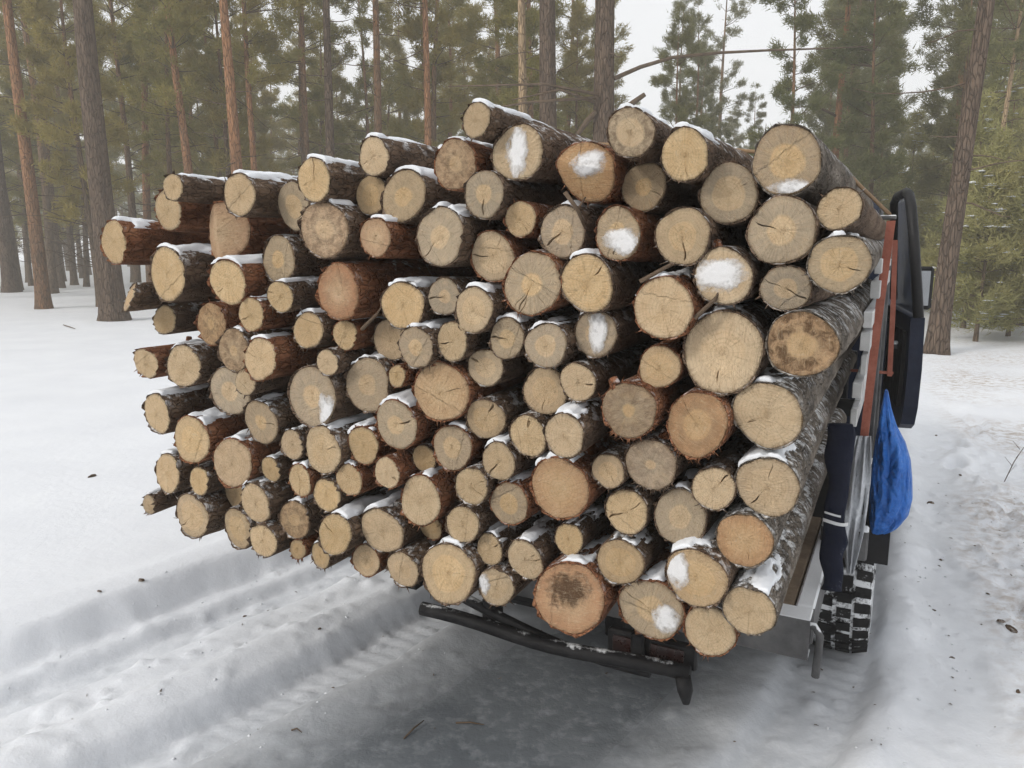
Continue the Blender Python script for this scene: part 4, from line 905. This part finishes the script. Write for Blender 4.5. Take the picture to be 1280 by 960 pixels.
for j, ((px, py), Y, r0, H, cb, mt, lab) in enumerate(NAMED):
    lean = (0, 0)
    if mt == 'trunk_pale' and px > 1000: lean = (0.06, 0)
    if j == 16: lean = (0.02, 0)
    g = gen_pine(1000+j, H, r0, cb, 2.4 if r0 > 0.2 else 1.9, 15, 40, 13, 0.14, lean, 14 if j not in (1, 14) else 8, crook=0.04 if j < 16 else 0.06)
    o = make_tree('pine_tree', g, mt, 'needle' if px < 780 else 'needle_green', loc_at(px, py, Y)); tag(o, lab, 'tree', 'single pines near the truck')
    if j == 14:   # the arching bare branch
        ox = np.array(o.location); mb = MB(); P = []
        for (bx, by_, dy) in ((768, 98, 0), (800, 84, 0.2), (840, 72, 0.4), (900, 66, 0.6), (960, 63, 0.8), (1020, 61, 1.0), (1085, 58, 1.1)):
            d = raydir(bx, by_); t = (14.4+dy)/d[1]; P.append(np.array((d[0]*t, 14.4+dy, CAM_H+d[2]*t))-ox)
        mb.tube(P, [0.040, 0.036, 0.032, 0.027, 0.022, 0.016, 0.008], 7)
        for (a, b, c) in (((776, 140), (792, 128), (806, 118)), ((745, 140), (735, 150), (722, 168))):
            P = []
            for (bx, by_) in (a, b, c): d = raydir(bx, by_); t = 14.3/d[1]; P.append(np.array((d[0]*t, 14.3, CAM_H+d[2]*t))-ox)
            mb.tube(P, [0.05, 0.05, 0.04], 7)
        for (a, b, c) in (((744, 128), (700, 112), (640, 125)), ((748, 118), (680, 105), (560, 108)), ((745, 122), (660, 128), (575, 142))):
            P = []
            for (bx, by_) in (a, b, c): d = raydir(bx, by_); t = 14.2/d[1]; P.append(np.array((d[0]*t, 14.2, CAM_H+d[2]*t))-ox)
            mb.tube(P, [0.03, 0.022, 0.01], 6)
        mb.build('bare_branch', M['twig'], o, True)
    if j == 15:   # forked bare branches
        ox = np.array(o.location); mb = MB()
        for pl in (((1051, 148), (1020, 132), (985, 135)), ((1051, 156), (1070, 134), (1095, 122))):
            P = []
            for (bx, by_) in pl: d = raydir(bx, by_); t = 20.0/d[1]; P.append(np.array((d[0]*t, 20.0, CAM_H+d[2]*t))-ox)
            mb.tube(P, [0.035, 0.028, 0.010], 6)
        mb.build('bare_branch', M['twig'], o, True)

# the forest behind: six grown pines and three young ones, copied as single trees
protos = []
far_lab = 'pine with olive-brown needles in the crowded forest behind the truck'
for j in range(6):
    H = [11, 12.5, 13.5, 10, 14.5, 9][j]
    g = gen_pine(2000+j, H, [0.10, 0.12, 0.13, 0.09, 0.14, 0.085][j], [2.6, 3.6, 4.6, 2.0, 5.5, 1.8][j], [1.8, 2.0, 2.1, 1.7, 2.2, 1.6][j], 19, 42, 14, 0.16, (0, 0), 26, bw=0.013)
    protos.append((g, 'trunk_orange' if j == 2 else 'trunk'))
rf = random.Random(11); placed = [(at_dist(p[0][0], p[0][1], p[1]), p[1]) for p in NAMED]; first = {}
spots = []
yy = 19.5
while yy < 66:
    xx = -yy*0.80
    while xx < yy*0.80:
        x = xx+rf.uniform(-1.3, 1.3); y = yy+rf.uniform(-1.2, 1.2); px = 640+960*x/y
        step = 1.55+yy*0.05
        ok = all(math.hypot(x-a, y-b) > 1.0 for a, b in placed)
        if 770 < px < 1010 and y < 52: ok = ok and rf.random() < 0.55
        if px >= 1010 and y < 24: ok = ok and rf.random() < 0.5
        if 1085 < px < 1150 and y < 45: ok = ok and rf.random() < 0.4
        if -60 < px < 140 and y < 26: ok = ok and rf.random() < 0.4
        if ok: spots.append((x, y, px)); placed.append((x, y))
        xx += step
    yy += 1.9+yy*0.04
print('forest trees', len(spots))
for (x, y, px) in spots[:300]:
    j = rf.randrange(6); right = px > 770; key = (j, right); sc = rf.uniform(0.8, 1.15)
    if 770 < px < 1010: sc *= 0.74
    if 1085 < px < 1150: sc *= 0.75
    loc = (x, y, gz(x, y)-0.03)
    if key not in first:
        first[key] = make_tree('pine_tree', protos[j][0], protos[j][1], 'needle_green' if right else 'needle', loc, rf.uniform(0, 6.28)); o = first[key]; o.scale = (sc, sc, sc)
    else: o = copy_tree(first[key], loc, rf.uniform(0, 6.28), sc)
    dep_ = 'at the near edge of' if y < 26 else ('midway into' if y < 42 else 'deep inside')
    look = ['low-branched grey pine', 'grey pine', 'orange-barked pine', 'short bushy pine', 'tall high-crowned pine', 'small low-branched pine'][j]
    tag(o, f'{look} {dep_} the ' + ('open wood beyond the truck cab' if right else 'crowded forest behind the log load'), 'tree', 'forest pines beyond the cab' if right else 'forest pines behind the load')
# the wood goes on behind as one far mass
fw_V = []; fw_F = []; fw_n = 0; lite = [gen_pine(2500+j, [12, 13.5, 11][j], 0.12, [3.0, 4.0, 2.0][j], 2.0, 13, 18, 9, 0.30, (0, 0), 4, bw=0.03) for j in range(3)]
tw_V = []; tw_F = []; tw_n = 0
for q in range(110):
    y = rf.uniform(64, 90); x = rf.uniform(-0.85, 0.85)*y; sc = rf.uniform(0.75, 1.1)*(0.8 if 770 < 640+960*x/y < 1010 else 1); a = rf.uniform(0, 6.28); g = lite[q % 3]; z0 = gz(x, y)
    Rm = np.array(((math.cos(a), -math.sin(a), 0), (math.sin(a), math.cos(a), 0), (0, 0, 1)))*sc
    fw_V.append(g[2][0]@Rm.T+(x, y, z0)); fw_F.append(g[2][1]+fw_n); fw_n += len(g[2][0])
    tw_V.append(g[0][0]@Rm.T+(x, y, z0)); tw_F.append(g[0][1]+tw_n); tw_n += len(g[0][0])
far_root = empty('distant_wood', (0, 64, 0)); tag(far_root, 'far-off pine wood closing the view behind the forest', kind='stuff')
fo_ = obj('foliage', mesh_np('foliage', np.vstack(fw_V)-(0, 64, 0), np.vstack(fw_F), M['needle_green'], False), far_root); fo_['kind'] = 'stuff'
to_ = obj('trunks', mesh_np('trunks', np.vstack(tw_V)-(0, 64, 0), np.vstack(tw_F), M['trunk']), far_root); to_['kind'] = 'stuff'
yp = []
for j in range(3):
    yp.append(gen_pine(3000+j, [3.6, 4.6, 5.4][j], [0.035, 0.045, 0.05][j], 0.35, [0.95, 1.15, 1.3][j], 20, 30, 13, 0.14, (0, 0), 0, bw=0.010, shape='cone', crook=0.03))
YOUNG = [(1205, 15.5, 1), (1262, 14.0, 0), (1240, 17.5, 2), (1290, 16.5, 1), (1192, 20, 2), (1325, 15, 2), (1222, 13.2, 0), (1360, 18, 2), (1275, 20, 2), (1150, 24, 2), (1105, 26, 2), (1070, 27, 2), (1010, 30, 2), (960, 32, 2), (900, 36, 2), (1125, 21, 1), (930, 28, 1), (868, 33, 2), (820, 38, 2), (1030, 24, 1), (1300, 13, 1), (1216, 18, 2)]
yf = {}
for (px, Y, j) in YOUNG:
    x = at_dist(px, 400, Y); loc = (x, Y, gz(x, Y)-0.03)
    if j not in yf: yf[j] = make_tree('young_pine', yp[j], 'trunk', 'needle_young', loc, rf.uniform(0, 6), snow=50+j); o = yf[j]
    else: o = copy_tree(yf[j], loc, rf.uniform(0, 6.28), rf.uniform(0.85, 1.15))
    tag(o, ['low', 'mid-height', 'tall'][j]+' bushy yellow-green young pine with snow clumps '+('beyond the truck mirror' if px > 1140 else 'among the pines behind the cab door'), 'tree', 'young pines at the edge of the wood')

# ------------------------------------------------------------------ litter on the snow
def gpix(px, py):
    d = raydir(px, py); t = -CAM_H/d[2]; return d[0]*t, d[1]*t
chips = [(1264, 792, 0.030, 0), (1250, 785, 0.02, 0), (1163, 630, 0.035, 1), (1170, 545, 0.018, 0), (1221, 686, 0.016, 0), (1176, 700, 0.012, 0), (118, 620, 0.03, 0), (180, 762, 0.02, 0), (128, 778, 0.012, 0), (400, 797, 0.010, 0), (1272, 868, 0.014, 0), (1168, 762, 0.010, 0), (1190, 822, 0.012, 0), (1200, 600, 0.016, 0), (305, 757, 0.010, 0), (1235, 745, 0.010, 0)]
for j, (px, py, sz, kd) in enumerate(chips):
    x, y = gpix(px, py); rs = np.random.RandomState(j); n = 7
    ring = [(math.cos(a)*sz*rs.uniform(0.7, 1.3), math.sin(a)*sz*0.55*rs.uniform(0.7, 1.3)) for a in np.linspace(0, 2*PI, n, endpoint=False)]
    V = [(a, b, 0.0) for a, b in ring]+[(a*0.8, b*0.8, sz*rs.uniform(0.25, 0.4)) for a, b in ring]
    F = [tuple(range(n))[::-1], tuple(range(n, 2*n))]+[(i, (i+1) % n, n+(i+1) % n, n+i) for i in range(n)]
    o = obj('bark_chip', mesh_np('bark_chip', V, F, M['bark_dark'], False)); o.location = (x, y, gz(x, y)+0.001); o.rotation_euler = (0, 0, rs.uniform(0, 6))
    lab = 'small dark bark chip lying on the smooth snow' if px < 420 else 'dark bark chip lying on the trampled snow beside the truck'
    tag(o, lab, 'bark chip', 'bark chips on the smooth snow' if px < 420 else 'bark chips on the trampled snow')
for j, (pa, pb, pc, lab) in enumerate((((800, 352), (838, 331), (872, 322), 'crooked twig lying across the gap beside the snow-faced log'), ((706, 240), (722, 262), (735, 292), 'thin forked twig hanging below the ridge-cut reddish log'), ((868, 398), (893, 375), (905, 362), 'short twig wedged above the stoutest log'), ((452, 412), (470, 394), (478, 388), 'short dark twig poking out beside the deep red log'))):
    P = [np.array((*us(*pix_plane(q[0], q[1], sq)[:1], sq), pix_plane(q[0], q[1], sq)[1])) for q, sq in ((pa, 1.72), (pb, 1.735), (pc, 1.80))]
    mb = MB().tube([p-P[0] for p in P], [0.006, 0.005, 0.004], 6); m2 = (P[1]-P[0]); mb.tube([m2, m2+np.array((0.02, 0.02, 0.03))], [0.003, 0.002], 5)
    o = obj('twig', mesh_np('twig', mb.v, mb.f, M['twig'])); o.location = P[0]; tag(o, lab, 'twig')
M['crumb'] = m_plain('snow_crumb', (0.70, 0.72, 0.75), (0.62, 0.64, 0.67), 12, 0.8, 0.1)
rs = np.random.RandomState(5); V = []; F = []; base = np.array([(1, 0, 0.1), (0.3, 0.95, 0), (-0.8, 0.6, 0.05), (-0.8, -0.6, 0), (0.3, -0.95, 0.1), (0, 0, 0.8), (0, 0, -0.6)])
cu_ = np.concatenate([rs.normal(-2.66, 0.08, 260), rs.normal(-2.05, 0.14, 200), rs.normal(-1.56, 0.08, 120), rs.normal(0.16, 0.12, 160), rs.uniform(0.3, 2.2, 420)]); csn = rs.uniform(0.7, 5.0, len(cu_))
uw = cu_+track_shift(csn); cx = uw*R_[0]+csn*A[0]; cy = uw*R_[1]+csn*A[1]; cz = ground_h(cx, cy)
for a, b, c in zip(cx, cy, cz):
    sz = 0.002+0.0055*rs.rand()**4; n0 = len(V); q = base*sz*rs.uniform(0.7, 1.3, base.shape)+(a, b, c+sz*0.2); V += q.tolist()
    for k_ in range(5): F += [(n0+k_, n0+(k_+1) % 5, n0+5), (n0+(k_+1) % 5, n0+k_, n0+6)]
tag(obj('snow_crumbs', mesh_np('snow_crumbs', V, F, M['crumb'])), 'loose snow crumbs along the wheel ruts', kind='stuff')
V = []; F = []; lu = np.concatenate([rs.uniform(-2.6, 0.3, 110), rs.normal(1.0, 0.6, 300)]); lsn = rs.uniform(0.8, 6.0, len(lu)); uw = lu+track_shift(lsn); cx = uw*R_[0]+lsn*A[0]; cy = uw*R_[1]+lsn*A[1]; cz = ground_h(cx, cy)
for a, b, c in zip(cx, cy, cz):
    an = rs.uniform(0, 6.28); ln = rs.uniform(0.006, 0.022); w_ = rs.uniform(0.0015, 0.004); d_ = np.array((math.cos(an), math.sin(an), rs.uniform(-0.1, 0.2)))*ln; e_ = np.array((-math.sin(an), math.cos(an), 0))*w_; p_ = np.array((a, b, c+0.003)); n0 = len(V)
    V += [(p_-e_).tolist(), (p_+d_).tolist(), (p_+e_).tolist(), (p_+d_*0.4+(0, 0, w_)).tolist()]; F += [(n0, n0+1, n0+3), (n0+1, n0+2, n0+3), (n0+2, n0, n0+3)]
tag(obj('bark_litter', mesh_np('bark_litter', V, F, M['twig'], False)), 'fine bark crumbs and needles strewn on the trodden snow', kind='stuff')
TWIGS = [((80, 415), (95, 421), 'short dark twig lying on snow before the thick pine'), ((570, 905), (605, 910), 'thin dark twig on the icy track behind the truck'), ((365, 924), (378, 926), 'tiny twig on the snow near the rut'), ((1255, 606), (1282, 575), 'thin dry stalk sticking from snow beside footprints'), ((505, 925), (530, 905), 'faint thin twig frozen in the icy track behind the truck')]
for j, (a, b, lab) in enumerate(TWIGS):
    xa, ya = gpix(*a); xb, yb = gpix(*b); z = gz(xa, ya); up = 0.25 if 'stalk' in lab else 0.012
    if 'stalk' in lab: xb, yb = xa+0.12, ya+0.02
    P = [(0, 0, 0.004), ((xb-xa)*0.5, (yb-ya)*0.5+0.004, 0.004+up*0.55), (xb-xa, yb-ya, gz(xb, yb)-z+up)]
    th = 0.010 if j == 0 else 0.003
    mb = MB().tube(P, [th, th, th*0.5], 6)
    if 'stalk' in lab:
        for q in range(4): p = np.array(P[1])*(0.4+0.4*q); mb.tube([p, p+np.array((0.05*(-1)**q, 0.01, 0.06))], [0.002, 0.001], 4)
    o = obj('twig', mesh_np('twig', mb.v, mb.f, M['twig'])); o.location = (xa, ya, z); tag(o, lab, 'twig')

# ------------------------------------------------------------------ haze
HAZE = 0.0044
if HAZE > 0:
    V = [(x, y, z) for x in (-120, 120) for y in (-20, 98) for z in (-1.6, 24)]
    hz = obj('haze', mesh_np('haze', V, [(0, 1, 3, 2), (4, 6, 7, 5), (0, 4, 5, 1), (2, 3, 7, 6), (0, 2, 6, 4), (1, 5, 7, 3)], None, False))
    hm = bpy.data.materials.new('haze'); hm.use_nodes = True; t = hm.node_tree; t.nodes.clear()
    pv_ = t.nodes.new('ShaderNodeVolumePrincipled'); pv_.inputs['Density'].default_value = HAZE; pv_.inputs['Color'].default_value = (0.97, 0.945, 0.89, 1); pv_.inputs['Anisotropy'].default_value = 0.2
    om = t.nodes.new('ShaderNodeOutputMaterial'); t.links.new(pv_.outputs[0], om.inputs['Volume']); hz.data.materials.append(hm); tag(hz, 'thin pale winter haze filling the forest air', kind='stuff')
